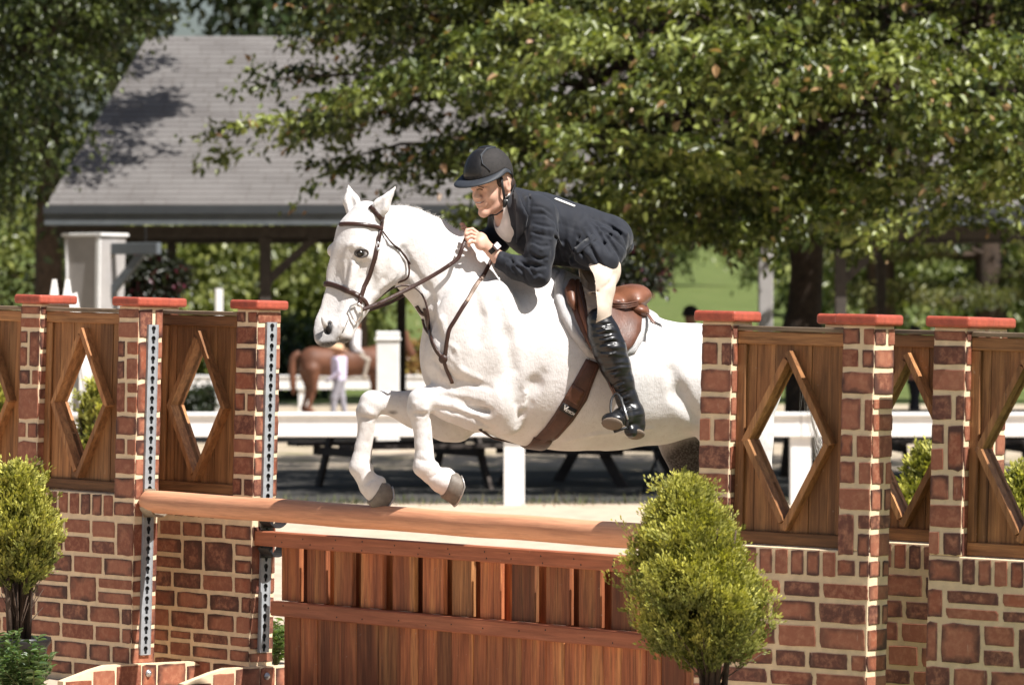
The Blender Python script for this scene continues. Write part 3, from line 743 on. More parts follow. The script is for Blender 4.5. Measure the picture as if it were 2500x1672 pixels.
# brow ridges, cheek ridges, nostril rims
H.ell(HP(876, 598, .150), (.038, .02, .018), k=.02); H.ell(HP(824, 612, .0), (.045, .035, .036), k=.02)
for (mx, my, ml), rz_, dl in (((826, 668, .105), .26, .006), ((812, 735, .125), .20, .004)):
    nn = Vector((-.70, -.71, .0)); H.ell(HP(mx, my, ml) + nn * (.30 - dl), (.30, .30, rz_ * 1.3), [(.70, .71, 0), (-.71, .70, 0), (0, 0, 1)], k=.022, mode='cut')
H.ell(HP(892, 668, .150), (.030, .014, .065), [(.9, 0, .43), (0, 1, 0), (-.43, 0, .9)], k=.035, mode='cut')
H.cone(HP(862, 640, .147), HP(852, 700, .146), .008, .006, k=.014)
H.ell(HP(881, 618, .148), (.030, .022, .022), k=.012)
H.cone(HP(872, 650, .14), HP(850, 715, .135), .010, .006, k=.018)
H.ell(HP(796, 788, .165), (.020, .012, .036), [( .93, 0, .37), (0, 1, 0), (-.37, 0, .93)], k=.02)
# ears
for base, tip, l0, l1 in (((906, 538), (966, 456), .10, .14), ((864, 520), (850, 452), -.01, -.02)):
    b0, t0 = HP(*base, l0), HP(*tip, l1); d_ = (t0 - b0); mid = b0 + d_ * .42
    H.cone(b0, mid, .032, .036, .75, k=.015); H.cone(mid, t0, .036, .004, .7, k=.008)
    fr = Vector((-.55, -.75, .05)) if base[0] > 890 else Vector((-.25, -.9, 0))
    H.cone(b0 + d_ * .25 + fr * .036, t0 - d_ * .2 + fr * .026, .02, .010, 1, k=.008, mode='cut')
# near foreleg
def leg(P, k=.02): hc(P, k)
NL, FL = .145, -.115
leg([(1205, 978, .15, 74, .75), (1160, 990, NL, 55, .75), (1105, 982, NL, 42, .75), (1052, 973, NL, 31, .85)], .04)
H.ell(HP(1237, 1035, .15), (.055, .05, .05), k=.03)           # elbow
leg([(1048, 974, NL, 29, .85), (1028, 979, NL, 31, .95), (1022, 1000, NL, 27, .95), (1025, 1030, NL, 19, .85), (1030, 1085, NL, 17, .75), (1033, 1118, NL, 20, .8), (1035, 1138, NL, 26, .85), (1052, 1156, NL, 23, .85), (1078, 1173, NL, 29, .95), (1087, 1176, NL, 33, .95)], .012)
H.ell(HP(1062, 1134, NL), (.016, .018, .014), k=.012); H.ell(HP(1090, 1152, NL), (.022, .035, .018), k=.012)
H.cone(HP(1046, 1024, NL), HP(1054, 1120, NL), .011, .012, 1, k=.010)  # tendon
# far foreleg
leg([(1150, 985, -.12, 75, .75), (1090, 1020, FL, 52, .75), (1020, 1000, FL, 42, .75), (950, 983, FL, 30, .85)], .04)
H.ell(HP(1120, 1050, FL), (.05, .05, .048), k=.03)
leg([(935, 982, FL, 28, .85), (908, 984, FL, 30, .95), (897, 1006, FL, 27, .95), (893, 1038, FL, 18.5, .85), (884, 1090, FL, 17, .75), (879, 1122, FL, 20, .8), (878, 1140, FL, 25, .85), (890, 1162, FL, 22.5, .85), (905, 1184, FL, 28, .95), (914, 1192, FL, 32, .95)], .012)
H.ell(HP(903, 1140, FL), (.016, .018, .014), k=.012); H.ell(HP(927, 1172, FL), (.022, .035, .018), k=.012)
H.cone(HP(910, 1035, FL), HP(900, 1120, FL), .011, .012, 1, k=.010)
# hind legs, pushing off behind the brick wing
for l, dx in ((.17, 95), (-.17, -12)):
    leg([(1700 + dx, 985, l, 98, .8), (1706 + dx, 1070, l, 84, .75), (1722 + dx, 1150, l, 62, .8), (1775 + dx, 1240, l, 40, .8), (1818 + dx, 1300, l, 33, .85)], .05)
    leg([(1818 + dx, 1300, l, 33, .85), (1828 + dx, 1345, l, 25, .85), (1832 + dx, 1420, l, 22, .8), (1834 + dx, 1455, l, 28, .85), (1822 + dx, 1490, l, 24, .9), (1808 + dx, 1515, l, 30, 1)], .015)
    H.ell(HP(1842 + dx, 1290, l), (.03, .028, .04), k=.02)
# flank hollow, girth groove, muscle lines
H.ell(HP(1640, 1000, .33), (.10, .035, .09), k=.08, mode='cut')
H.cone(HP(1262, 930, .285), HP(1275, 1010, .25), .016, .016, 1, k=.05, mode='cut')
H.cone(HP(985, 610, .11), HP(1052, 745, .115), .010, .012, 1, k=.035, mode='cut')      # jugular groove
H.cone(HP(1068, 985, .21), HP(1190, 1000, .21), .010, .012, 1, k=.035, mode='cut')     # forearm muscle line

def horse_coat():
    t = NT('white_horse_coat'); tc = t.new('TexCoord'); v = tc.outputs['Object']
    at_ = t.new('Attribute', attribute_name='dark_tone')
    n1 = t.noise(v, 9, 5); n2 = t.noise(v, 75, 4)
    c = t.ramp(n1, [(.3, (.57, .54, .52)), (.62, (.67, .645, .63))])
    c = t.mix(t.ramp(n2, [(.56, (0, 0, 0)), (.80, (.45, .45, .45))]), c, (.38, .31, .27))
    c = t.mix(t.ramp(t.noise(v, 3.1, 4), [(.5, (0, 0, 0)), (.75, (.30, .30, .30))]), c, (.47, .40, .35))
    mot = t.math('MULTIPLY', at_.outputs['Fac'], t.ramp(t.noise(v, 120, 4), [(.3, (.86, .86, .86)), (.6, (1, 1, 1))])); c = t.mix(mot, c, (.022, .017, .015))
    t.col(c, .62, .25); t.b.inputs['Sheen Weight'].default_value = .15
    vm = t.mapping(v, (1, 1, .35)); hb = t.math('ADD', t.math('MULTIPLY', t.noise(vm, 190, 3), .5), t.noise(v, 26, 3))
    t.bump(hb, .5, .007); return t.m
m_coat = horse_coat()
def cast(px, py, off=.004, bv=None):
    """point on the body seen at a pixel, lifted by off, with its outward direction"""
    dv = (HRI @ Vector(((px - 1250) / F, 1, -(py - YH) / F))).normalized()
    h = (bv or BV).ray_cast(camL, dv)
    if h[0] is None:                                  # beyond the outline: the nearest surface point
        q = (bv or BV).find_nearest(HP(px, py, .05)); return q[0] + q[1] * off, q[1]
    return h[0] + h[1] * off, h[1]
def crease(f, bv, lines, sign=1):
    """second pass: grooves (mode cut) and ridges (mode add) drawn on the finished surface along pixel lines"""
    for pts, r, k, mode in lines:
        P = [cast(x, y, (r * .45 if mode == 'cut' else -r * .35), bv)[0] for x, y in pts]; n = len(P) - 1
        for i in range(n):
            t0 = 1 - abs(2 * i / n - 1) if n > 1 else 1; t1 = 1 - abs(2 * (i + 1) / n - 1) if n > 1 else 1
            f.cone(P[i], P[i + 1], r * (.45 + .55 * t0), r * (.45 + .55 * t1), 1, k=k, mode=mode)
def bvh(me, V): return BVHTree.FromPolygons([Vector(v) for v in V], [tuple(p.vertices) for p in me.polygons])
hme, HV = H.mesh('horse_body', m_coat, 1); BV = bvh(hme, HV)
crease(H, BV, [
    ([(1048, 966), (1090, 968), (1140, 978), (1180, 985)], .009, .018, 'cut'), ([(1060, 996), (1105, 1002), (1160, 1022), (1200, 1045)], .008, .016, 'cut'), ([(1075, 985), (1110, 990), (1150, 1005)], .010, .02, 'add'),
    ([(1322, 912), (1306, 938), (1290, 972)], .022, .035, 'cut'), ([(1296, 985), (1275, 1010), (1262, 1040)], .010, .02, 'cut'), ([(1272, 950), (1262, 985), (1264, 1020)], .008, .016, 'cut'), ([(1284, 960), (1276, 995)], .006, .012, 'add'),
    ([(1062, 880), (1085, 905), (1120, 930), (1160, 938), (1195, 945)], .010, .022, 'cut'), ([(1100, 872), (1130, 905), (1175, 925)], .006, .015, 'add'), ([(1092, 835), (1112, 850), (1120, 880)], .006, .014, 'add'),
    ([(1052, 740), (1062, 790), (1076, 830)], .014, .03, 'cut'), ([(1065, 735), (1078, 780), (1090, 820)], .008, .02, 'add'), ([(985, 612), (1005, 655), (1040, 700), (1060, 735)], .012, .028, 'cut'),
    ([(1120, 640), (1150, 710), (1170, 770), (1165, 830)], .012, .04, 'cut'), ([(1215, 740), (1235, 820), (1250, 900)], .014, .05, 'cut'), ([(1640, 905), (1655, 960), (1700, 1020)], .016, .05, 'cut'),
    ([(872, 585), (850, 600), (840, 640), (842, 690)], .006, .012, 'add'), ([(897, 640), (880, 680), (868, 715)], .005, .012, 'cut'), ([(905, 560), (925, 590), (945, 600)], .008, .02, 'cut'), ([(948, 640), (938, 680), (915, 710)], .008, .02, 'cut'),
    ([(905, 655), (895, 690), (880, 715), (860, 735)], .0035, .008, 'add'), ([(858, 655), (846, 690), (838, 730), (828, 760)], .0035, .008, 'add'),
    ([(866, 606), (880, 600), (896, 608)], .006, .01, 'add'), ([(864, 630), (880, 636), (898, 630)], .005, .010, 'add'), ([(862, 600), (880, 592), (900, 602)], .005, .010, 'cut'),
    ([(1380, 1075), (1450, 1060), (1520, 1055), (1590, 1045)], .006, .02, 'add'), ([(1012, 1010), (1040, 1012)], .006, .012, 'cut'), ([(880, 1018), (912, 1022)], .006, .012, 'cut'), ([(1012, 985), (1040, 1000)], .008, .014, 'add'), ([(885, 990), (905, 1008)], .008, .014, 'add'),
    ([(1042, 1030), (1046, 1075), (1050, 1115)], .006, .010, 'cut'), ([(905, 1042), (898, 1080), (893, 1115)], .006, .010, 'cut'), ([(1020, 1120), (1045, 1128)], .005, .01, 'cut'), ([(1052, 1168), (1075, 1150)], .005, .010, 'cut'), ([(893, 1180), (915, 1165)], .005, .010, 'cut'),
    ([(851, 779), (845, 792), (838, 806), (830, 823), (820, 840)], .0045, .006, 'cut'), ([(843, 776), (836, 795), (826, 818)], .006, .014, 'add')])
crease(H, BV, [([(798, 784), (811, 781), (817, 795), (813, 812)], .006, .012, 'add')])
for (x, y), rr3 in (((806, 791), (.0095, .026, .016)), ((802, 806), (.012, .026, .024))):
    p_, n_ = cast(x, y, .0); H.ell(p_, rr3, [(.92, 0, .39), tuple((n_ - Vector((.92, 0, .39)) * n_.dot(Vector((.92, 0, .39)))).normalized()), (-.39, 0, .92)], k=.004, mode='cut')
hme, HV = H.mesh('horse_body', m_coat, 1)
def paint(me, V, spots):
    """skin and painted-shade darkness per vertex from soft spots (centre, radius, amount)"""
    a = np.zeros(len(V), np.float32)
    for c, r, amt in spots:
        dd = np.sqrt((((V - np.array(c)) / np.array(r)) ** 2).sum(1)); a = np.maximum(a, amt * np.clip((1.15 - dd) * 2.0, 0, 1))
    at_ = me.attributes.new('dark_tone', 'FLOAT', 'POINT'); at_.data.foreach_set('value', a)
def v3(p): return (p.x, p.y, p.z)
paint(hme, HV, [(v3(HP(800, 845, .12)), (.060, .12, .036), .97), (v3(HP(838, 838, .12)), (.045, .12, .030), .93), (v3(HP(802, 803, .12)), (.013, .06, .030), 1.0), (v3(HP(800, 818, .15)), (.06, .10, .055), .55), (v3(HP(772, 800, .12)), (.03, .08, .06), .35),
                (v3(HP(881, 618, .165)), (.026, .05, .020), .95), (v3(HP(836, 818, .18)), (.03, .03, .05), .12),
                (v3(HP(1016, 1000, NL)), (.04, .06, .05), .16), (v3(HP(885, 1003, FL)), (.04, .06, .05), .16), (v3(HP(960, 1008, FL + .05)), (.025, .03, .012), .7),
                (v3(HP(870, 500, -.03)), (.012, .03, .06), .25), (v3(HP(936, 495, .15)), (.012, .03, .05), .25), (v3(HP(1250, 965, .25)), (.05, .05, .10), .12), (v3(HP(1680, 1125, -.17)), (.16, .22, .22), 1.0), (v3(HP(1830, 1400, 0)), (.2, .4, .3), .3), (v3(HP(1032, 1100, NL)), (.05, .06, .10), .10), (v3(HP(885, 1100, FL)), (.05, .06, .10), .10)])  # the far hind-leg spot paints body shade over its darker coat
horse = in_horse(empty('horse'))
tag(horse, 'white horse in bridle and saddle with forelegs tucked, jumping the rail', 'horse')
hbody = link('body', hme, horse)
BV = bvh(hme, HV)
# eye
m_eye = M('dark_horse_eye', (.010, .007, .005), .14, .2, 30, 0, spec=.6)
m_lid = M('eyelid_skin', (.05, .04, .036), .45, .2, 60, .2)
ep, en = cast(881, 619, -.008)
mb = MB(); ax = Matrix((Vector((1, 0, .1)), en, Vector((0, 0, 1)))).transposed()
mb.lathe([(.0005, -.014), (.006, -.0135), (.011, -.010), (.0145, -.004), (.0155, .001), (.0145, .006), (.011, .011), (.006, .0138), (.0005, .0143)], 20)
eye = mb.build('eye', m_eye, horse, True); eye.location = ep; eye.scale = (1.15, .8, .95)
np_, nn_ = cast(803, 800, -.002); nv = MB(); nv.lathe([(math.sin(a) + 1e-4, -math.cos(a)) for a in [math.pi * i / 8 for i in range(9)]], 12)
no_ = nv.build('nostril', M('nostril_dark', (.008, .006, .006), .6, .2, 30, 0), horse, True)
no_.matrix_local = Matrix.Translation(np_) @ Matrix((Vector((.92, 0, .39)), nn_, Vector((-.39, 0, .92)))).transposed().to_4x4() @ Matrix.Diagonal((.0125, .008, .031, 1))
mth = [cast(x, y, -.001)[0] for x, y in ((851, 778), (845, 792), (838, 806), (830, 823), (820, 841))]
MB().tube(mth, [.001, .003, .0032, .0035, .003], 6).build('mouth_line', m_lid, horse, True)
lid = []
for a in range(25):
    t_ = 2 * math.pi * a / 24; p, n_ = cast(881 + 15.5 * math.cos(t_) + 1.5, 619 + 9.5 * math.sin(t_) - 1, .001); lid.append(p)
MB().tube(lid, .0042, 6, False).build('eyelid', m_lid, horse, True)

# hooves
m_hoof = M('grey_hoof', (.17, .145, .12), .5, .25, 40, .3)
m_shoe = M('steel_shoe', (.48, .45, .42), .4, .15, 30, .1, metal=.7)
def hoof(cor, sole, l, rc, rs, hind=False):
    c = HP(*cor, l); s_ = HP(*sole, l); ax_ = (s_ - c).normalized(); side = Vector((0, 1, 0))
    fwd = side.cross(ax_); fwd = fwd if (fwd.z < 0 or hind) else -fwd          # toe direction
    if hind: fwd = fwd if fwd.x < 0 else -fwd
    mb = MB(); b = len(mb.v); n = 20; L_ = (s_ - c).length
    rings = [(0, rc * .93), (.06, rc * 1.02), (.5, (rc + rs) / 2), (.92, rs), (1, rs * .97)]
    for t_, r in rings:
        for j in range(n):
            a = 2 * math.pi * j / n; sx = math.cos(a); k = r * (1.12 if sx > 0 else .82)
            lean = fwd * (.25 * L_ * t_) if sx > 0 else fwd * (.10 * L_ * t_)
            lift = -ax_ * (L_ * .40 * t_ * max(0, -sx))                                # heel is lower than the toe wall
            mb.v.append(tuple(c + ax_ * (L_ * t_) + lean * max(0, sx) + lift + fwd * (k * sx) + side * (r * 1.02 * math.sin(a))))
    for i in range(len(rings) - 1):
        for j in range(n): mb.f.append((b + i * n + j, b + i * n + (j + 1) % n, b + (i + 1) * n + (j + 1) % n, b + (i + 1) * n + j))
    mb.f.append(tuple(b + (len(rings) - 1) * n + j for j in range(n))); mb.f.append(tuple(b + j for j in range(n - 1, -1, -1)))
    h_ = mb.build('hoof', m_hoof, horse, True)
    rim = [Vector(mb.v[b + (len(rings) - 1) * n + j]) + ax_ * .003 for j in range(n)]
    rim = rim[12:] + rim[:9]
    MB().tube(rim, .0075, 6, True, .55, ax_).build('horseshoe', m_shoe, h_, True)
hoof((1088, 1176), (1122, 1187), NL, .060, .062); hoof((915, 1194), (950, 1214), FL, .059, .062)
hoof((1905, 1520), (1888, 1555), .17, .05, .062, True); hoof((1798, 1520), (1781, 1555), -.17, .05, .062, True)

# mane: short bristles along the crest and forelock stubble; tail
m_hair = M('white_mane_hair', (.74, .70, .66), .6, .12, 30, 0)
crest = [(940, 500), (970, 500), (998, 507), (1027, 518), (1056, 530), (1080, 541), (1107, 553), (1130, 566), (1150, 580)]
def strand(mb, p, d_, L_, w, bend, segs=3):
    side = d_.cross(Vector((R.uniform(-1, 1), R.uniform(-1, 1), R.uniform(-1, 1)))).normalized(); b = len(mb.v)
    for i in range(segs + 1):
        t_ = i / segs; q = p + d_ * (L_ * t_) + bend * (t_ * t_ * L_); ww = w * (1 - t_ * .9)
        mb.v += [tuple(q + side * ww), tuple(q - side * ww)]
    for i in range(segs): mb.f.append((b + 2 * i, b + 2 * i + 1, b + 2 * i + 3, b + 2 * i + 2))
mb = MB()
for i in range(750):
    u = R.random() * (len(crest) - 1); a = int(u); t_ = u - a; x = crest[a][0] + (crest[a + 1][0] - crest[a][0]) * t_; y = crest[a][1] + (crest[a + 1][1] - crest[a][1]) * t_
    q = BV.find_nearest(HP(x, y + 2, R.uniform(-.02, .025)))
    d_ = (Vector((R.uniform(-.1, .5), -R.uniform(-.2, .5), 1)) + q[1] * .5).normalized()
    strand(mb, q[0] - q[1] * .003, d_, R.uniform(.008, .022) * (1.5 if R.random() < .12 else 1), .0007, Vector((R.uniform(-.3, .4), 0, -.3)))
mb.build('mane', m_hair, horse, fix=False)
mb = MB()
dock = BV.find_nearest(HP(1905, 868, 0))[0]
tp = [HP(1893, 862, 0), HP(1940, 880, 0), HP(1975, 950, 0), HP(1988, 1040, 0), HP(2010, 1120, 0), HP(2060, 1180, 0)]
core = catmull(tp, 5); MB().tube(core, [.017 * (1 - .85 * i / (len(core) - 1)) for i in range(len(core))], 8).build('tail', m_hair, horse, True)
for i in range(260):
    a = R.randrange(2, len(core) - 6); p = core[a] + Vector((R.uniform(-.02, .02), R.uniform(-.025, .025), R.uniform(-.02, .02)))
    pts = []; sp = Vector((R.uniform(-.05, .09), R.uniform(-.05, .05), R.uniform(-.05, .06)))
    L_ = R.randrange(9, 20); ext = (core[-1] - core[-4]) * .55
    for j in range(L_):
        kk = a + j; base_ = core[kk] if kk < len(core) else core[-1] + ext * ((kk - len(core) + 1) * .35)
        pts.append(base_ + (p - core[a]) * 1.2 + sp * (j / L_) ** 1.5)
    b = len(mb.v)
    for j, q in enumerate(pts): mb.v += [tuple(q + Vector((0, .0006, .0014))), tuple(q - Vector((0, .0006, .0014)))]
    for j in range(len(pts) - 1): mb.f.append((b + 2 * j, b + 2 * j + 1, b + 2 * j + 3, b + 2 * j + 2))
mb.build('tail_hair', m_hair, horse, fix=False)

# ------------------------------------------------------------------ the rider
from mathutils.geometry import delaunay_2d_cdt
m_skin = NT('skin'); tc = m_skin.new('TexCoord')
sk = m_skin.ramp(m_skin.noise(tc.outputs['Object'], 22, 4), [(.3, (.58, .33, .24)), (.7, (.66, .41, .31))])
sa = m_skin.new('Attribute', attribute_name='dark_tone'); sk = m_skin.mix(sa.outputs['Fac'], sk, (.05, .014, .010))
m_skin.col(sk, .5, .4); m_skin.b.inputs['Subsurface Weight'].default_value = .08; m_skin.b.inputs['Subsurface Radius'].default_value = (.012, .005, .003)
m_skin.bump(m_skin.noise(tc.outputs['Object'], 160, 3), .1, .003); m_skin = m_skin.m
def cloth(name, col, rough, fold, weave=900, fs=9, sheen=0):
    t = NT(name); tc = t.new('TexCoord'); v = tc.outputs['Object']
    n = t.noise(v, 14, 4); c = t.ramp(n, [(.3, tuple(x * .8 for x in col)), (.7, tuple(x * 1.2 for x in col))])
    t.col(c, rough, .25); t.b.inputs['Sheen Weight'].default_value = sheen
    w = t.new('TexWave', Scale=fs, Distortion=7, Detail=2); w.inputs['Detail Scale'].default_value = 1.2; t.l(v, w.inputs[0])
    h = t.math('ADD', t.math('MULTIPLY', w.outputs['Fac'], fold), t.math('MULTIPLY', t.noise(v, weave, 1), .06)); t.bump(h, .6, .006); return t.m
m_jacket = cloth('navy_wool', (.0125, .0145, .021), .75, .9, 800, 5, .12)
m_breech = cloth('beige_breeches', (.55, .455, .37), .75, .10, 700, 5)
m_shirt = cloth('white_shirt', (.66, .60, .56), .8, .3, 800, 9)
m_boot = NT('black_boot_leather'); tcb = m_boot.new('TexCoord')
wv = m_boot.new('TexWave', Scale=5.0, Distortion=16, Detail=3); wv.bands_direction = 'Z'; m_boot.l(m_boot.mapping(tcb.outputs['Object'], (.5, .5, 1.5)), wv.inputs[0])
m_boot.col((.009, .009, .010), .30, .55); m_boot.bump(m_boot.math('MULTIPLY', wv.outputs['Fac'], m_boot.noise(tcb.outputs['Object'], 9, 2)), .55, .007); m_boot = m_boot.m
m_helm = M('charcoal_helmet', (.028, .025, .024), .75, .2, 60, .25, spec=.3)
m_helm_g = M('black_helmet_gloss', (.014, .013, .013), .38, .25, 120, .15)
m_helm_b = M('helmet_peak', (.03, .034, .042), .6, .15, 60, .15)
m_strap = M('black_harness', (.012, .011, .011), .5, .2, 60, .2)
m_hairb = M('dark_hair', (.03, .016, .01), .6, .3, 60, .4)
m_white = M('white_teeth_print', (.75, .73, .70), .5, .05, 30, 0)
m_sole = M('boot_sole', (.19, .15, .115), .85, .3, 30, .3)

rider = in_horse(empty('person'))
tag(rider, 'rider in black helmet, navy jacket and beige breeches crouched over the white horse', 'person')
X0, X1 = HP(1095, 700, 0).x, HP(1610, 700, 0).x
C0 = HP(1203, 455, .02); yw, pt_ = math.radians(32), math.radians(15)
ff = Vector((-math.cos(yw), -math.sin(yw), 0)); Fv = ff * math.cos(pt_) - Vector((0, 0, 1)) * math.sin(pt_); Uv = Vector((0, 0, 1)) * math.cos(pt_) + ff * math.sin(pt_)
Lv = Vector((math.sin(yw), -math.cos(yw), 0))
def hp(a, b, c): return C0 + Fv * a + Lv * b + Uv * c
AX = [tuple(Fv), tuple(Lv), tuple(Uv)]
B_ = Field((X0, -.52, 1.90), (X1 - .12, .40, 2.55), .0037)
def bc(P, k=.02): hc(P, k, B_)
# head
B_.ell(hp(-.005, 0, .03), (.098, .076, .095), AX, k=.02)
B_.ell(hp(.035, 0, -.03), (.058, .051, .083), AX, k=.025)
B_.cone(hp(.085, 0, -.093), hp(.022, .046, -.066), .0165, .015, k=.022); B_.cone(hp(.085, 0, -.093), hp(.022, -.046, -.066), .0165, .015, k=.022)
B_.ell(hp(.090, 0, -.094), (.014, .018, .014), AX, k=.015)
B_.ell(hp(.066, .033, -.028), (.024, .022, .026), AX, k=.025); B_.ell(hp(.066, -.033, -.028), (.024, .022, .026), AX, k=.025)
B_.ell(hp(.076, 0, .034), (.016, .046, .014), AX, k=.025)                  # brow
for sgn in (1, -1): B_.ell(hp(.100, .031 * sgn, .013), (.012, .015, .009), AX, k=.012, mode='cut'); B_.ell(hp(.0835, .032 * sgn, .012), (.0135, .0145, .0115), AX, k=.006)
B_.cone(hp(.092, 0, .018), hp(.116, 0, -.020), .0085, .0115, k=.012)
B_.ell(hp(.108, .012, -.025), (.010, .009, .008), AX, k=.006); B_.ell(hp(.108, -.012, -.025), (.010, .009, .008), AX, k=.006)
B_.ell(hp(.092, 0, -.052), (.016, .030, .022), AX, k=.014)
B_.ell(hp(.105, 0, -.047), (.008, .020, .006), AX, k=.006); B_.ell(hp(.103, 0, -.064), (.009, .018, .007), AX, k=.006)
# ear
B_.ell(hp(-.012, .073, .000), (.018, .010, .031), AX, k=.008); B_.ell(hp(-.008, .085, .002), (.009, .008, .018), AX, k=.005, mode='cut')
B_.ell(hp(-.012, -.073, .0), (.018, .010, .031), AX, k=.008)
# neck, trunk, arms
B_.cone(hp(-.03, 0, -.05), HP(1252, 528, .0), .051, .060, k=.03)
bc([(1262, 540, 0, 50, 1.5), (1350, 562, 0, 62, 1.2), (1420, 582, 0, 58, 1.2), (1478, 598, 0, 52, 1.4)], .04)
bc([(1322, 528, .17, 28, 1), (1316, 600, .23, 25, 1), (1312, 668, .235, 24, 1)], .03)
bc([(1312, 670, .235, 22, 1), (1262, 655, .19, 20, 1), (1220, 632, .15, 16, 1), (1203, 616, .142, 15, 1)], .02)
bc([(1236, 525, -.16, 28, 1), (1212, 590, -.20, 24, 1)], .03); bc([(1212, 590, -.2, 23, 1), (1160, 585, -.14, 16, 1), (1138, 572, -.08, 15, 1)], .02)
# near hand: palm, curled fingers, thumb
def fing(P, r=.0088, f=B_):
    for i in range(len(P) - 1): f.cone(HP(*P[i]), HP(*P[i + 1]), r * (1 - .06 * i), r * (1 - .06 * (i + 1)), k=.004)
B_.cone(HP(1199, 612, .142), HP(1176, 590, .145), .024, .027, .8, k=.012); B_.cone(HP(1178, 582, .13), HP(1172, 600, .155), .020, .019, .9, k=.015)
B_.cone(HP(1172, 577, .12), HP(1168, 590, .15), .018, .017, k=.012)
fing([(1168, 571, .105), (1153, 560, .10), (1140, 562, .098), (1136, 573, .105)])
fing([(1167, 576, .125), (1150, 568, .125), (1138, 572, .125), (1137, 583, .118)], .0092)
fing([(1167, 583, .140), (1151, 578, .145), (1140, 582, .145), (1140, 591, .135)], .009)
fing([(1169, 592, .150), (1155, 590, .158), (1144, 593, .155), (1145, 600, .142)], .0082)
fing([(1180, 578, .115), (1163, 570, .085), (1148, 569, .08)], .0095)
# far hand on the crest
fing([(1136, 560, -.05), (1130, 549, -.03), (1126, 547, -.01)], .0095); fing([(1140, 565, -.05), (1134, 555, -.02), (1128, 556, .0)], .0092); B_.ell(HP(1140, 574, -.06), (.03, .025, .025), k=.015)
# thighs and lower legs under the clothes (kept inside them)
bme, BVt = B_.mesh('rider_body', m_skin, 2)
paint(bme, BVt, [(v3(hp(.106, .0, -.064)), (.014, .02, .006), .18), (v3(hp(.106, 0, -.046)), (.014, .022, .005), .14), (v3(hp(.112, .014, -.033)), (.005, .005, .004), .5), (v3(hp(-.008, .082, .0)), (.008, .01, .014), .35), (v3(hp(.075, .038, -.028)), (.02, .02, .02), .05)])
link('body', bme, rider)
# near eye and brow, teeth
m_eyew = M('eye_white', (.45, .40, .38), .3, .1, 30, 0); m_iris = M('eye_dark', (.03, .018, .012), .2, .2, 30, 0)
def ball(parent, name, c, r, mat, ax=AX):
    mb = MB(); mb.lathe([(math.sin(a) * 1.0 + 1e-4, -math.cos(a)) for a in [math.pi * i / 8 for i in range(9)]], 12)
    o = mb.build(name, mat, parent, True); o.matrix_local = Matrix.Translation(c) @ Matrix([list(x) for x in ax]).transposed().to_4x4() @ Matrix.Diagonal((*r, 1)); return o
FB = bvh(bme, BVt)
def face_line(name, pts, r, mat, off=.0): MB().tube(catmull([cast(x, y, off, FB)[0] for x, y in pts], 4), r, 6).build(name, mat, rider, True)
m_lip = M('lip_line', (.16, .045, .04), .5, .1, 30, 0)
face_line('eye', [(1164.5, 464.5), (1170, 462), (1178, 463.5)], .0019, m_iris); face_line('eyebrow', [(1160, 458.5), (1169, 455.5), (1181, 459)], .0019, m_hairb)
face_line('lip', [(1162, 495.5), (1169, 497), (1176, 495.5), (1182, 491.5)], .0015, m_lip); face_line('teeth', [(1164, 494.5), (1169, 495.3), (1175, 494)], .0016, m_white, .0006)

# jacket
J = Field((X0 + .06, -.56, 1.80), (X1, .42, 2.44), .0055)
def jc(P, k=.03): hc(P, k, J)
jc([(1268, 531, 0, 58, 1.5), (1300, 545, 0, 74, 1.28), (1355, 565, 0, 76, 1.12), (1420, 580, 0, 70, 1.12), (1470, 590, 0, 66, 1.3)], .05)
jc([(1250, 500, -.02, 34, 1.3), (1300, 518, .16, 42, 1)], .05); jc([(1250, 500, -.02, 30, 1), (1236, 522, -.15, 40, 1)], .05)
jc([(1320, 524, .17, 40, 1), (1324, 570, .215, 36, 1), (1317, 620, .24, 33, 1), (1312, 668, .25, 31, 1)], .03)
jc([(1311, 670, .25, 31, 1), (1262, 654, .205, 27, 1), (1219, 634, .157, 22, 1)], .025)
jc([(1236, 524, -.155, 38, 1), (1213, 585, -.20, 33, 1)], .03); jc([(1213, 588, -.20, 31, 1), (1165, 585, -.15, 23, 1)], .025)
# skirts flaring over the seat
J.ell(HP(1450, 605, .17), (.105, .09, .095), k=.05); J.ell(HP(1474, 628, .24), (.075, .05, .072), k=.04); J.ell(HP(1490, 575, .03), (.075, .17, .07), k=.05)
J.cone(HP(1492, 602, .18), HP(1522, 585, .12), .068, .030, k=.03); J.cone(HP(1500, 618, .22), HP(1480, 662, .285), .045, .008, k=.03); J.cone(HP(1430, 640, .20), HP(1400, 640, .18), .03, .02, k=.03)
J.ell(HP(1452, 612, -.19), (.085, .045, .085), k=.05); J.cone(HP(1495, 600, -.14), HP(1525, 600, -.1), .06, .04, k=.03)
J.ell(HP(1448, 622, .275), (.085, .05, .055), k=.03); J.ell(HP(1478, 638, .30), (.056, .035, .05), k=.03); J.cone(HP(1486, 640, .30), HP(1480, 666, .315), .03, .008, k=.03)
# vent: step between the back and the skirt
J.cone(HP(1438, 533, .17), HP(1512, 570, .19), .009, .013, k=.010, mode='cut')
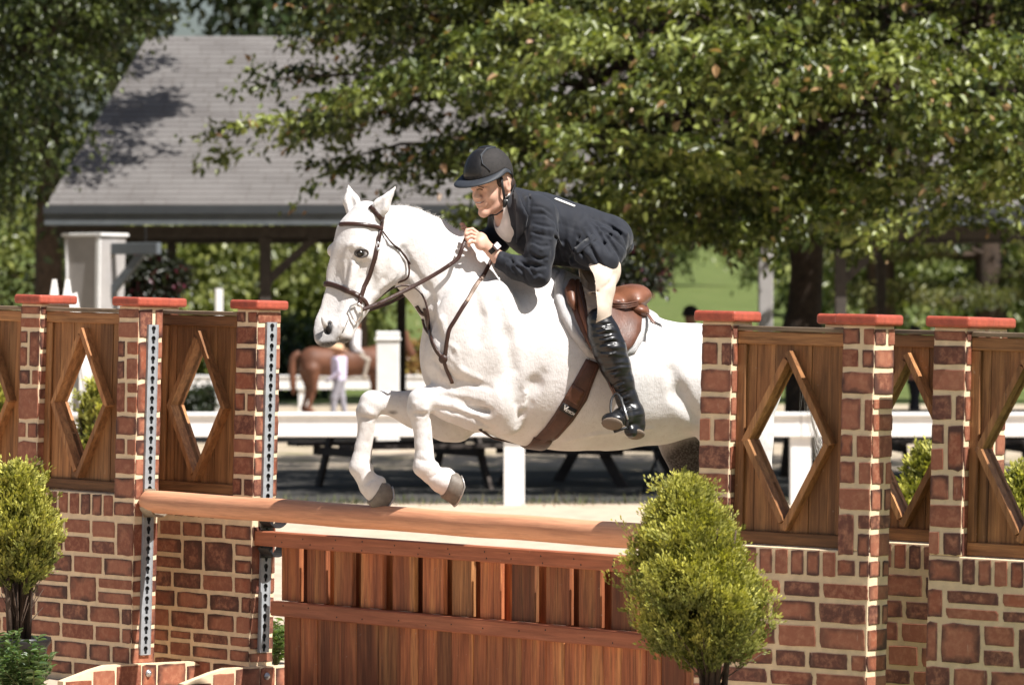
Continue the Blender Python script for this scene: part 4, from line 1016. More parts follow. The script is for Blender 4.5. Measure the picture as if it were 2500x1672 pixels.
# folds
for a, b, r in (((1335, 545, .285), (1350, 620, .30), .007), ((1298, 560, .265), (1342, 540, .285), .006), ((1292, 590, .27), (1340, 575, .30), .006), ((1292, 625, .28), (1335, 640, .31), .006), ((1285, 650, .265), (1318, 648, .31), .007), ((1270, 640, .26), (1280, 672, .28), .006), ((1245, 628, .22), (1256, 664, .25), .005),
                ((1368, 540, .21), (1385, 600, .22), .007), ((1385, 540, .20), (1402, 600, .215), .006), ((1400, 545, .19), (1420, 600, .21), .006), ((1425, 575, .265), (1495, 645, .31), .010), ((1445, 565, .26), (1508, 625, .285), .010), ((1460, 555, .22), (1525, 600, .22), .009), ((1400, 620, .25), (1460, 650, .31), .008)):
    J.cone(HP(*a), HP(*b), r, r * .8, k=.013, mode='cut')
# open front: V for the shirt, hollow cuff and collar
J.cone(HP(1222, 500, .065), HP(1249, 575, .145), .026, .010, k=.006, mode='cut'); J.cone(hp(-.03, 0, -.06), hp(-.005, .01, -.13), .075, .06, k=.006, mode='cut')
J.cone(HP(1209, 630, .152), HP(1196, 623, .145), .034, .034, k=.004, mode='cut')
jme, JV = J.mesh('jacket', m_jacket, 1); JB = bvh(jme, JV)
fl = []
for a, b, c in (((1297, 503), (1322, 506), (1347, 522)), ((1300, 522), (1328, 524), (1352, 540)), ((1300, 545), (1325, 552), (1352, 556)), ((1296, 566), (1322, 574), (1348, 578)), ((1296, 590), (1320, 602), (1344, 600)), ((1292, 616), (1312, 632), (1338, 628)), ((1288, 640), (1306, 652), (1332, 650)),
                ((1262, 634), (1285, 650), (1305, 672)), ((1250, 640), (1270, 660), (1290, 688)), ((1240, 626), (1252, 642), (1262, 668)), ((1228, 622), (1236, 640), (1240, 662)), ((1300, 676), (1316, 668), (1328, 672))): fl += [([a, b, c], .0055, .008, 'cut'), ([(a[0] + 3, a[1] + 8), (b[0] + 2, b[1] + 8), (c[0], c[1] + 8)], .0042, .010, 'add')]
for k_ in range(7): x = 1360 + k_ * 9; fl += [([(x, 528 + k_ * 3), (x + 5, 545 + k_ * 3), (x + 13, 566 + k_ * 2)], .0055, .006, 'cut')]
for a, b, c in (((1436, 532), (1462, 572), (1490, 622)), ((1448, 540), (1482, 580), (1512, 628)), ((1462, 552), (1498, 580), (1526, 608)), ((1420, 560), (1440, 600), (1468, 650)), ((1405, 590), (1425, 622), (1445, 648)), ((1500, 560), (1520, 575), (1530, 600)), ((1380, 590), (1390, 615), (1400, 640)), ((1352, 575), (1362, 605), (1372, 640))):
    fl += [([a, b, c], .009, .009, 'cut'), ([(a[0] + 8, a[1] - 2), (b[0] + 9, b[1] - 3), (c[0] + 8, c[1] - 4)], .007, .012, 'add')]
fl += [([(1436, 531), (1470, 540), (1508, 564)], .011, .006, 'cut'), ([(1350, 500), (1358, 560), (1366, 640)], .003, .004, 'cut'), ([(1288, 470), (1296, 492), (1293, 520)], .005, .006, 'cut'), ([(1270, 470), (1282, 490), (1284, 505)], .005, .006, 'cut'), ([(1296, 520), (1288, 560), (1290, 610)], .006, .006, 'cut')]
crease(J, JB, fl); jme, JV = J.mesh('jacket', m_jacket, 1); jk = link('jacket', jme, rider); JB = bvh(jme, JV)
# shirt
S = Field((X0 + .1, -.30, 2.0), (X0 + .42, .15, 2.36), .0042)
hc([(1262, 540, .01, 56, 1.12), (1300, 556, 0, 64, 1.1)], .03, S); S.cone(HP(1238, 505, .03), HP(1254, 548, .07), .055, .045, k=.02)
S.cone(hp(-.025, 0, -.07), HP(1250, 520, .01), .062, .066, k=.02); S.cone(hp(-.02, 0, -.02), hp(.01, .01, -.118), .056, .057, k=.004, mode='cut')
sme, SV = S.mesh('shirt', m_shirt, 1); link('shirt', sme, rider)
# lapels, pocket flap and back number lie on the jacket
def drape(poly, step, off, thick, bv, name, mat, parent, smooth=True, curve=0.0):
    """polygon given in photo pixels laid over a surface as a sheet of real thickness"""
    P = [Vector((x, y)) for x, y in poly]; n = len(P); B2 = []
    for i in range(n):
        a, b = P[i], P[(i + 1) % n]; k = max(1, int((b - a).length / step))
        for j in range(k): B2.append(a + (b - a) * (j / k))
    nb = len(B2); xs = [p.x for p in B2]; ys = [p.y for p in B2]; I = []
    def inside(q):
        c = False
        for i in range(nb):
            a, b = B2[i], B2[(i + 1) % nb]
            if (a.y > q.y) != (b.y > q.y) and q.x < (b.x - a.x) * (q.y - a.y) / (b.y - a.y) + a.x: c = not c
        return c
    y = min(ys) + step / 2
    while y < max(ys):
        x = min(xs) + step / 2
        while x < max(xs):
            q = Vector((x, y))
            if inside(q) and min((q - b).length for b in B2) > step * .5: I.append(q)
            x += step
        y += step
    vs_, es, fs_, *_r = delaunay_2d_cdt(B2 + I, [(i, (i + 1) % nb) for i in range(nb)], [list(range(nb))], 1, 1e-4)
    top = []; low = []
    for v in vs_:
        dm = min((v - b).length for b in B2); e = min(1, dm / (step * 1.2 + 1e-6)) if curve else 1
        p, nn = cast(v.x, v.y, 0, bv); top.append(p + nn * (off + thick * (1 - curve * (1 - e)))); low.append(p + nn * off)
    m_ = len(vs_); mb = MB(); mb.v = [tuple(p) for p in top + low]
    cnt = {}
    for f in fs_:
        mb.f.append(tuple(f)); mb.f.append(tuple(i + m_ for i in reversed(f)))
        for i in range(len(f)):
            e = (f[i], f[(i + 1) % len(f)]); cnt[tuple(sorted(e))] = cnt.get(tuple(sorted(e)), []) + [e]
    for k, e in cnt.items():
        if len(e) == 1: a, b = e[0]; mb.f.append((b, a, a + m_, b + m_))
    return mb.build(name, mat, parent, smooth)
drape([(1247, 470), (1254, 476), (1262, 520), (1262, 592), (1284, 560), (1290, 528), (1276, 500), (1268, 478), (1258, 462)], 7, .001, .005, JB, 'lapel', m_jacket, rider)
drape([(1400, 608), (1448, 572), (1456, 584), (1410, 622)], 8, .001, .004, JB, 'pocket_flap', m_jacket, rider)
drape([(1352, 487.5), (1357, 485.5), (1404, 504), (1401, 506.5)], 5, .002, .003, JB, 'back_number', m_white, rider)

# breeches and boots
T_ = Field((HP(1380, 700, 0).x, -.52, 1.60), (X1, .52, 2.15), .0055)
for sgn in (1, -1):
    hc([(1472, 605, .07 * sgn, 46, 1.1), (1464, 660, .24 * sgn, 46, .95), (1456, 705, .32 * sgn, 40, .95), (1454, 755, .35 * sgn, 33, .95), (1464, 800, .352 * sgn, 27, .95)], .04, T_)
T_.ell(HP(1478, 588, 0), (.06, .13, .07), k=.04)
tme, TV = T_.mesh('breeches', m_breech, 1); crease(T_, bvh(tme, TV), [([(1425, 745), (1440, 752), (1455, 750)], .006, .010, 'cut'), ([(1424, 700), (1440, 712), (1460, 712)], .005, .012, 'cut'), ([(1500, 668), (1490, 690), (1470, 705)], .006, .012, 'cut'), ([(1420, 665), (1432, 690), (1430, 720)], .006, .014, 'cut')]); tme, TV = T_.mesh('breeches', m_breech, 1); link('breeches', tme, rider)
K_ = Field((HP(1420, 700, .3).x - .04, -.62, 1.12), (X1 + .05, -.28, 1.80), .0045)
hc([(1464, 783, .352, 32, .95), (1474, 815, .358, 37, .95), (1488, 852, .362, 39, .95), (1503, 895, .362, 35, .95), (1517, 932, .36, 29, .95), (1530, 972, .36, 25, .95), (1545, 1012, .365, 26, .95)], .02, K_)
hc([(1545, 1008, .365, 27, .9), (1556, 1034, .37, 20, .95)], .02, K_); hc([(1540, 1013, .38, 25, .9), (1518, 1016, .42, 20, 1), (1505, 1018, .44, 16, 1)], .02, K_)
sn = Vector((-.42, -.70, -.58)).normalized(); su = Vector((1, -.25, .12)); su = (su - sn * su.dot(sn)).normalized(); sw = sn.cross(su)
K_.ell(HP(1497, 1026, .455), (.050, .036, .030), [tuple(su), tuple(sw), tuple(sn)], k=.015)
hc([(1556, 1046, .37, 17, 1), (1540, 1052, .40, 16, 1)], .012, K_)
for z in (795, 806, 818, 835, 925, 941, 953, 966, 980, 992): K_.cone(HP(1462 + (z - 783) * .30 + z % 5, z, .425), HP(1500 + (z - 783) * .33 - z % 7, z - 12 + (z % 11), .425), .003, .002, k=.014, mode='cut')
K_.cone(HP(1430, 770, .43), HP(1462, 752, .43), .014, .012, k=.006, mode='cut')
kme, KV = K_.mesh('boot', m_boot, 1); KB = bvh(kme, KV); fl = []
for y, dx, n_ in ((790, 0, 1), (800, 3, 0), (812, 2, 1), (822, 5, 1), (838, 8, 0), (856, 12, 1), (905, 26, 1), (936, 36, 0), (947, 40, 1), (956, 43, 1), (966, 47, 0), (976, 50, 1), (986, 54, 1), (996, 58, 0)):
    w_ = 20 if y < 900 else 15; fl += [([(1474 + dx - w_, y + 7 - 3 * n_), (1474 + dx, y + 4 * n_), (1474 + dx + w_, y - 5 + 4 * n_)], .0055, .006, 'cut'), ([(1474 + dx - w_ * .8, y + 12 - 3 * n_), (1474 + dx, y + 6 + 4 * n_), (1474 + dx + w_ * .8, y + 1 + 4 * n_)], .005, .008, 'add')]
crease(K_, KB, fl); kme, KV = K_.mesh('boot', m_boot, 1); bt = link('boot', kme, rider); KB = bvh(kme, KV)
# far boot: mirror copy of the mesh across the horse's middle plane
k2 = kme.copy(); co = np.empty(len(KV) * 3, np.float32); k2.vertices.foreach_get('co', co); co[1::3] *= -1; k2.vertices.foreach_set('co', co); k2.flip_normals(); link('boot', k2, rider)
# sole and heel plates seen from below
ball(bt, 'sole', HP(1497, 1026, .455) + sn * .024, (.047, .034, .011), m_sole, [tuple(su), tuple(sw), tuple(sn)])
ball(bt, 'heel', HP(1552, 1060, .395), (.040, .032, .012), m_sole, [tuple(su), tuple(sw), tuple(Vector((-.1, -.5, -.86)).normalized())])

# helmet with peak and harness
C1 = HP(1192, 424, .03)
def q1(a, b, c): return C1 + Fv * a + Lv * b + Uv * c
ra, rb_, rc_ = .117, .099, .117
def edge_c(az):                                   # height of the shell's lower rim round the head
    f_ = math.cos(az); return -.012 * max(0, f_) + (.006 - .085 * max(0, -f_) ** 1.3) * (1 if f_ < 0 else 1) + .012 * (1 - abs(f_))
mb = MB(); NA, NE = 48, 14
for j in range(NE + 1):
    for i in range(NA):
        az = 2 * math.pi * i / NA; c0 = edge_c(az) / rc_; e0 = math.asin(max(-.95, c0)); el = e0 + (math.pi / 2 - e0) * j / NE
        mb.v.append(tuple(q1(ra * math.cos(el) * math.cos(az), rb_ * math.cos(el) * math.sin(az), rc_ * math.sin(el))))
for j in range(NE):
    for i in range(NA): mb.f.append((j * NA + i, j * NA + (i + 1) % NA, (j + 1) * NA + (i + 1) % NA, (j + 1) * NA + i))
inn = len(mb.v)
for j in (0, 4):
    for i in range(NA):
        az = 2 * math.pi * i / NA; c0 = edge_c(az) / rc_; e0 = math.asin(max(-.95, c0)); el = e0 + (math.pi / 2 - e0) * j / NE
        mb.v.append(tuple(q1(.93 * ra * math.cos(el) * math.cos(az), .93 * rb_ * math.cos(el) * math.sin(az), .96 * rc_ * math.sin(el))))
for i in range(NA):
    i2 = (i + 1) % NA; mb.f += [(i2, i, inn + i, inn + i2), (inn + i2, inn + i, inn + NA + i, inn + NA + i2)]
helm = mb.build('helmet', m_helm, rider, True, fix=False)
mb = MB(); n = 32                                   # peak running back along the sides
for i in range(n + 1):
    az = math.radians(-105 + 210 * i / n); w_ = .006 + .056 * max(0, math.cos(az)) ** 1.5; c0 = edge_c(az); e0 = math.asin(max(-.95, c0 / rc_)); k = math.cos(e0)
    p = (ra * k * math.cos(az), rb_ * k * math.sin(az)); dn = Vector((math.cos(az), math.sin(az))).normalized()
    for t_, dz in ((-.004, .006), (.35, .004), (.8, -.004), (1, -.011), (.98, -.015), (.6, -.009), (-.004, -.004)):
        o_ = w_ * t_ if t_ > 0 else t_; mb.v.append(tuple(q1(p[0] + dn.x * o_, p[1] + dn.y * o_, c0 + dz * (1 if t_ > 0 else 1))))
for i in range(n):
    for j in range(7): mb.f.append((i * 7 + j, i * 7 + (j + 1) % 7, (i + 1) * 7 + (j + 1) % 7, (i + 1) * 7 + j))
mb.build('helmet_peak', m_helm_b, helm, True)
def on_helm(az, el, o=.0): return q1((ra + o) * math.cos(el) * math.cos(az), (rb_ + o) * math.cos(el) * math.sin(az), (rc_ + o) * math.sin(el))
def helm_patch(name, mat, f0, f1, u0, u1, o):          # glossy inlays on the crown
    mb = MB(); nu, nv = 14, 8
    for j in range(nv + 1):
        for i in range(nu + 1):
            u = u0 + (u1 - u0) * i / nu; s_ = (-1 + 2 * j / nv); w_ = f0 + (f1 - f0) * (i / nu); 
            # u runs over the crown from the front rim; s_ sideways
            a = ra * math.cos(u); c = rc_ * math.sin(u); b = w_ * s_
            k = 1 / math.sqrt((a / ra) ** 2 + (b / rb_) ** 2 + (c / rc_) ** 2); edge = .002 if abs(s_) == 1 or i in (0, nu) else 0
            mb.v.append(tuple(q1(*(x * k * (1 + (o - edge) / .11) for x in (a, b, c)))))
    for j in range(nv):
        for i in range(nu): mb.f.append((j * (nu + 1) + i, j * (nu + 1) + i + 1, (j + 1) * (nu + 1) + i + 1, (j + 1) * (nu + 1) + i))
    mb.build(name, mat, helm, True)
helm_patch('front_inlay', m_helm_g, .058, .034, .12, 1.28, .0025)
helm_patch('crown_inlay', m_helm_g, .022, .030, 1.40, 1.95, .0025)
MB().tube([on_helm(.9, .22, .002), on_helm(.62, .55, .002), on_helm(.55, .9, .002), q1(.022, .035, .112), q1(-.03, .040, .108)], [.003, .005, .006, .0065, .005], 8, True, .35, None).build('trim_line', m_helm_b, helm, True)
MB().tube([hp(.026, .079, .045), hp(.028, .078, .005), hp(.024, .075, -.035), hp(.022, .070, -.055)], .0075, 8, True, .5, Lv).build('harness_strap', m_strap, helm, True)
MB().tube([hp(-.07, .068, -.01), hp(-.02, .076, -.045), hp(.022, .071, -.055)], .006, 8, True, .5, Lv).build('harness_strap', m_strap, helm, True)
MB().tube([hp(.022, .072, -.052), hp(.020, .068, -.075), hp(.018, .062, -.094)], [.009, .010, .0105], 10, True, .8, Lv).build('chin_cup', m_strap, helm, True)
MB().tube([hp(.018, .06, -.096), hp(.045, .035, -.113), hp(.055, 0, -.118), hp(.045, -.035, -.113), hp(.018, -.06, -.09)], .005, 8, True, .6, Uv).build('harness_strap', m_strap, helm, True)
for k_ in (-.060, -.090): ball(helm, 'snap', hp(.016, .079 + (k_ + .06) * .3, k_), (.004, .003, .004), m_bolt)
# hair at the nape and temple
HF = Field(tuple(C0 - Vector((.14, .14, .16))), tuple(C0 + Vector((.14, .14, .14))), .005)
HF.ell(hp(-.055, 0, -.005), (.052, .070, .055), AX, k=.01); HF.ell(hp(.028, .066, .03), (.018, .013, .03), AX, k=.01)
gme, _ = HF.mesh('hair', m_hairb, 1); link('hair', gme, rider)
# watch on the near wrist
wc = HP(1203, 610, .142); wa = (HP(1219, 634, .157) - HP(1186, 598, .142)).normalized(); wu = Vector((.15, -.85, .55)); wu = (wu - wa * wu.dot(wa)).normalized(); ws = wa.cross(wu)
ring = [wc + (wu * math.cos(a) + ws * math.sin(a)) * .0285 for a in [2 * math.pi * i / 20 for i in range(21)]]
wt = MB().strap(ring, [(p - wc).normalized() for p in ring], .022, .003).build('watch_band', m_strap, rider, True)
mm = Matrix.Translation(wc + wu * .033) @ Matrix((wa, ws, wu)).transposed().to_4x4()
MB().box(-.016, .016, -.018, .018, -.004, .006, mm, c=.003).build('watch_case', M('watch_case', (.16, .11, .10), .3, .1, 30, 0, metal=.6), wt)
MB().box(-.012, .012, -.014, .014, .0062, .0072, mm).build('watch_face', M('watch_face', (.62, .63, .66), .15, .05, 20, 0), wt)

# ------------------------------------------------------------------ saddle, pad, girth, stirrup
def leather(name, col, rough=.38): return M(name, col, rough, .28, 16, .25, dark=tuple(x * .6 for x in col), dist=.004)
m_tan = leather('tan_saddle_leather', (.165, .066, .036)); m_flap = leather('brown_flap_leather', (.125, .052, .032), .42); m_girth = leather('dark_girth_leather', (.088, .040, .027), .5)
m_bridle = leather('dark_bridle_leather', (.045, .020, .014), .35)
m_fleece = M('white_fleece', (.82, .80, .80), .95, .08, 60, .9, dist=.02)
pad = in_horse(empty('saddle_pad')); tag(pad, 'white fleece pad showing beneath the brown saddle', 'saddle pad')
drape([(1358, 668), (1351, 700), (1353, 735), (1366, 775), (1392, 820), (1434, 872), (1470, 880), (1515, 874), (1550, 862), (1570, 830), (1584, 802), (1588, 770), (1560, 768), (1500, 745), (1440, 715), (1400, 690)], 12, .002, .018, BV, 'near_side', m_fleece, pad, True, .7)
tb = catmull([HP(1352, 664, .0), HP(1400, 690, 0), HP(1450, 722, 0), HP(1520, 750, 0), HP(1585, 768, 0)], 5)
mb = MB()
for p in tb:
    for i in range(9):
        y_ = -.17 + .34 * i / 8; h_ = BV.ray_cast(Vector((p.x, y_, 3)), Vector((0, 0, -1))); q = (h_[0] + h_[1] * .012) if h_[0] else Vector((p.x, y_, p.z - .05)); mb.v.append(tuple(q))
for j in range(len(tb) - 1):
    for i in range(8): mb.f.append((j * 9 + i, j * 9 + i + 1, j * 9 + 10 + i, j * 9 + 9 + i))
mb.build('spine', m_fleece, pad, True)
MB().tube([cast(x, y, .014)[0] for x, y in ((1372, 672), (1362, 700), (1364, 735), (1377, 773), (1403, 818), (1440, 864))], [.016, .019, .020, .020, .018, .014], 10).build('front_roll', m_fleece, pad, True)

saddle = in_horse(empty('saddle')); tag(saddle, 'brown leather jumping saddle with raised cantle on the white pad', 'saddle')
Q = Field((HP(1350, 700, 0).x, -.45, 1.62), (HP(1605, 700, 0).x, .45, 1.98), .0055)
hc([(1388, 702, 0, 24, 2.4), (1420, 722, 0, 26, 2.8), (1470, 742, 0, 30, 3.2), (1520, 736, 0, 34, 3.1), (1550, 722, 0, 28, 3.4)], .03, Q)
Q.ell(HP(1530, 724, .075), (.078, .105, .046), [(.93, 0, .36), (0, 1, 0), (-.36, 0, .93)], k=.02); Q.ell(HP(1530, 724, -.075), (.078, .105, .046), [(.95, 0, .3), (0, 1, 0), (-.3, 0, .95)], k=.02)
sme_, _ = Q.mesh('seat', m_tan, 2); seat = link('seat', sme_, saddle)
Q2 = Field((HP(1480, 700, 0).x, -.35, 1.62), (HP(1600, 700, 0).x, .35, 1.90), .0055)
for sgn in (1, -1): Q2.ell(HP(1550, 758, .13 * sgn), (.058, .095, .034), [(.97, 0, -.2), (0, 1, 0), (.2, 0, .97)], k=.02)
Q2.cone(HP(1560, 752, .1), HP(1560, 752, -.1), .034, .034, k=.02)
pme, _ = Q2.mesh('rear_panel', m_tan, 1); link('rear_panel', pme, saddle)
for dy in (0, 6, 11):
    MB().tube([Vector(p) for p in [HP(1495, 741 + dy, .235), HP(1530, 741 + dy * .95, .232), HP(1556, 736 + dy * .9, .21), HP(1572, 728 + dy, .12)]], .0042, 6, True).build('welt', m_flap, saddle, True)
# flap with knee roll
drape([(1392, 700), (1386, 722), (1388, 750), (1404, 790), (1428, 838), (1448, 874), (1480, 886), (1518, 868), (1542, 846), (1558, 815), (1560, 785), (1545, 762), (1515, 748), (1470, 738), (1430, 716)], 11, .022, .010, BV, 'flap', m_flap, saddle, True, .5)
MB().tube([cast(x, y, .045)[0] for x, y in ((1391, 706), (1384, 728), (1389, 752), (1396, 768))], [.014, .026, .02, .006], 10).build('pommel_roll', m_tan, saddle, True)
MB().tube([cast(x, y, .043)[0] for x, y in ((1404, 704), (1402, 730), (1412, 768), (1428, 812), (1448, 862))], [.010, .013, .013, .011, .007], 10).build('knee_roll', m_tan, saddle, True)
MB().tube([cast(x, y, .040)[0] for x, y in ((1412, 708), (1411, 735), (1421, 770), (1436, 815), (1456, 868))], [.006, .008, .008, .007, .005], 8).build('knee_roll', m_flap, saddle, True)
def band(px, w, th, name, mat, parent, off=.004, bv=None, n=5):
    pc = catmull([Vector((x, y, 0)) for x, y in px], n); P = []; N = []
    for q in pc: a, b = cast(q.x, q.y, off, bv); P.append(a); N.append(b)
    return MB().strap(P, N, w, th).build(name, mat, parent, True)
band([(1489, 753), (1500, 751), (1508, 756)], .010, .003, 'keeper', m_bridle, saddle, .036)
lt = [cast(1556, 776, .037), cast(1574, 781, .03), (HP(1597, 790, .30), Vector((0, -1, .2)))]
MB().strap([p for p, _ in lt], [n_ for _, n_ in lt], .016, .003).build('billet_end', m_flap, saddle, True)
# girth
gl_ = [(1430, 876), (1403, 926), (1378, 968), (1352, 1011), (1330, 1042), (1303, 1070)]; gr_ = [(1324, 1088), (1362, 1066), (1398, 1026), (1432, 976), (1450, 926), (1466, 888)]
girth = drape(gl_ + gr_, 10, .003, .010, BV, 'girth', m_girth, saddle, True, .5)
for line in ((gl_, 8), ([*reversed(gr_)], -8)):
    P = [cast(x + line[1], y, .0135)[0] for x, y in line[0][:-1]]; MB().tube(catmull(P, 3), .0016, 5).build('stitching', m_flap, girth, True)
drape([(1396, 936), (1426, 953), (1408, 987), (1376, 968)], 8, .012, .003, BV, 'buckle_cover', m_flap, girth, True)
lb = drape([(1374, 980), (1408, 998), (1396, 1016), (1363, 996)], 8, .013, .002, BV, 'label', m_strap, girth)
# belly part of the girth, right round underneath
g0, g1 = HP(1303, 1083, 0).x, 0; P = []; N = []
for i in range(13):
    y_ = -.13 + .33 * i / 12; h_ = BV.ray_cast(Vector((g0 + .0, y_, .6)), Vector((0, 0, 1)))
    if h_[0]: P.append(h_[0] + h_[1] * .004); N.append(h_[1])
MB().strap(P, N, .085, .008).build('belly_band', m_girth, girth, True)
# lettering on the girth label
lo_, ln_ = cast(1385, 998, .017); la = (cast(1402, 1006, .017)[0] - cast(1368, 989, .017)[0]).normalized(); ln_ = (ln_ - la * ln_.dot(la)).normalized(); lu = ln_.cross(la)
LM = Matrix((la, lu, ln_)).transposed().to_4x4()
def text(s_, size, u, v, parent, mat, M4, o, sx=1):
    c = bpy.data.curves.new('lettering', 'FONT'); c.body = s_; c.size = size; c.extrude = .0006; c.align_x = 'CENTER'; c.align_y = 'CENTER'; c.offset = size * .03
    t_ = bpy.data.objects.new('t', c); COL.objects.link(t_); dg = bpy.context.evaluated_depsgraph_get(); me = bpy.data.meshes.new_from_object(t_.evaluated_get(dg)); COL.objects.unlink(t_); bpy.data.objects.remove(t_)
    me.materials.clear(); me.materials.append(mat); q = link('lettering', me, parent)
    q.matrix_local = Matrix.Translation(o) @ M4 @ Matrix.Translation((u, v, .001)) @ Matrix.Diagonal((sx, 1, 1, 1)); return q
if lu.z < 0: lu = -lu; la = -la; LM = Matrix((la, lu, ln_)).transposed().to_4x4()
text('V', .030, -.016, .004, girth, m_white, LM, lo_, 1.1); text('ETECH', .016, .012, -.002, girth, m_white, LM, lo_, .9)
# stirrup leather and iron
for o_ in (0, 5):
    a, b = cast(1460 + o_, 880, .03)[0], HP(1499 + o_, 966, .40)
    MB().tube([a, (a + b) / 2, b], .006, 6, True, .4, Vector((1, 0, .4))).build('stirrup_leather', m_flap, saddle, True)
arch = [(1500, 1052, .455), (1493, 1020, .44), (1491, 985, .41), (1498, 966, .40), (1507, 962, .41), (1516, 975, .44), (1524, 1000, .47), (1531, 1022, .485), (1530, 1042, .48)]
iron = MB().tube(catmull([HP(*p) for p in arch], 4), .0065, 8, True, .8).build('stirrup_iron', m_black_iron, saddle, True)
MB().tube([HP(1517, 970, .432), HP(1526, 1002, .478), HP(1533, 1024, .492)], [.003, .0045, .004], 6).build('iron_branch', m_bolt, iron, True)
MB().tube([HP(1500, 1054, .455), HP(1531, 1043, .482)], [.012, .012], 8, True, .5).build('tread', m_black_iron, iron, True)

# ------------------------------------------------------------------ bridle, reins and breastplate
bridle = in_horse(empty('bridle')); tag(bridle, 'dark brown leather bridle with padded browband and reins on the horse head', 'bridle')
band([(832, 549), (848, 548), (880, 549), (910, 553), (931, 559)], .017, .006, 'browband', m_bridle, bridle, .005)
band([(932, 532), (930, 553), (922, 590), (915, 630), (902, 672), (889, 700), (882, 722), (877, 742)], .019, .004, 'cheekpiece', m_bridle, bridle, .004)
band([(789, 694), (805, 694), (830, 702), (855, 713), (876, 724)], .022, .007, 'noseband', m_bridle, bridle, .005)
band([(876, 724), (890, 735), (897, 750)], .017, .005, 'noseband_strap', m_bridle, bridle, .004)
band([(931, 536), (918, 520), (905, 505)], .020, .004, 'crownpiece', m_bridle, bridle, .004)
thr = [cast(932, 566, .006)[0], cast(955, 597, .012)[0], cast(983, 625, .012)[0], cast(993, 650, .015)[0], cast(990, 672, .02)[0], HP(972, 690, .05)]
MB().tube(catmull(thr, 5), .0042, 6, True).build('throatlatch', m_bridle, bridle, True)
MB().tube([cast(955, 597, .012)[0], cast(970, 610, .012)[0], cast(985, 630, .012)[0], cast(1001, 641, .015)[0]], .0062, 6, True, .6).build('throat_buckle_strap', m_bridle, bridle, True)
for px, py in ((921, 598), (922, 610)): p, n_ = cast(px, py, .009); ball(bridle, 'buckle', p, (.005, .008, .007), m_bolt, [tuple(n_), (0, 0, 1), tuple(n_.cross(Vector((0, 0, 1))))])
bit = [cast(869, 742, .012)[0], cast(855, 748, .012)[0], cast(850, 757, .012)[0], cast(858, 778, .012)[0], cast(865, 788, .012)[0], HP(884, 768, .17), HP(884, 752, .17), HP(876, 741, .17), cast(869, 742, .012)[0]]
MB().tube(bit, .0038, 8, False).build('bit', M('bright_bit_metal', (.62, .57, .54), .25, .1, 30, 0, metal=.9), bridle, True)
rn = catmull([HP(884, 756, .165), HP(930, 738, .165), HP(1007, 700, .15), HP(1060, 671, .15), HP(1096, 648, .155), HP(1118, 630, .155), HP(1128, 606, .15), HP(1137, 583, .135)], 6)
MB().strap(rn, [Vector((-.2, -1, .4))] * len(rn), .017, .0035).build('rein', m_bridle, bridle, True)
MB().tube([p for p in rn[5:26]], .0048, 6, True).build('rein_lacing', m_bridle, bridle, True)
rn2 = catmull([HP(876, 765, .04), HP(960, 735, -.02), HP(1030, 690, -.09), HP(1090, 620, -.12), HP(1126, 570, -.08)], 6)
MB().strap(rn2, [Vector((-.2, 1, .4))] * len(rn2), .015, .003).build('rein', m_bridle, bridle, True)
BP = in_horse(empty('breastplate')); tag(BP, 'brown leather breastplate with martingale strap across the horse neck and chest', 'breastplate')
band([(1200, 632), (1182, 668), (1160, 702), (1135, 742), (1112, 780), (1097, 806), (1091, 840), (1087, 868)], [.017] * 36, .004, 'neck_strap', m_bridle, BP, .005)
band([(1180, 674), (1160, 704), (1138, 738)], .014, .005, 'sheepskin_keeper', leather('pale_strap', (.30, .22, .17), .5), BP, .006)
band([(1038, 752), (1046, 790), (1056, 832), (1068, 858), (1082, 874)], .017, .004, 'neck_strap', m_bridle, BP, .005)
band([(1018, 746), (1030, 763), (1042, 768)], .016, .005, 'neck_strap', m_bridle, BP, .005)
mart = [HP(912, 738, .09), HP(945, 712, .085), HP(968, 700, .08), HP(995, 697, .07), HP(1018, 706, .08), HP(1036, 730, .10), HP(1047, 775, .11)] 
mart += [cast(1052, 805, .012)[0], cast(1062, 842, .010)[0], cast(1080, 872, .010)[0]]
mt = catmull(mart, 5); MB().tube(mt, .0062, 6, True, .7).build('martingale', m_bridle, BP, True)
band([(1034, 778), (1040, 800), (1050, 815), (1050, 795), (1046, 778)], .010, .004, 'martingale_ring', m_bridle, BP, .006)
p, n_ = cast(1083, 876, .008); ball(BP, 'centre_knot', p, (.012, .02, .02), m_bridle, [tuple(n_), tuple(n_.orthogonal().normalized()), tuple(n_.cross(n_.orthogonal()).normalized())])
band([(1084, 880), (1092, 905), (1104, 935)], .015, .004, 'chest_strap', m_bridle, BP, .004)
st = [cast(1172, 1047, .004)[0], HP(1185, 1058, .0), HP(1205, 1070, 0), HP(1240, 1078, 0), HP(1300, 1090, 0)]
MB().tube(st, .008, 6, True, .5, Vector((0, 0, 1))).build('chest_strap', m_bridle, BP, True)

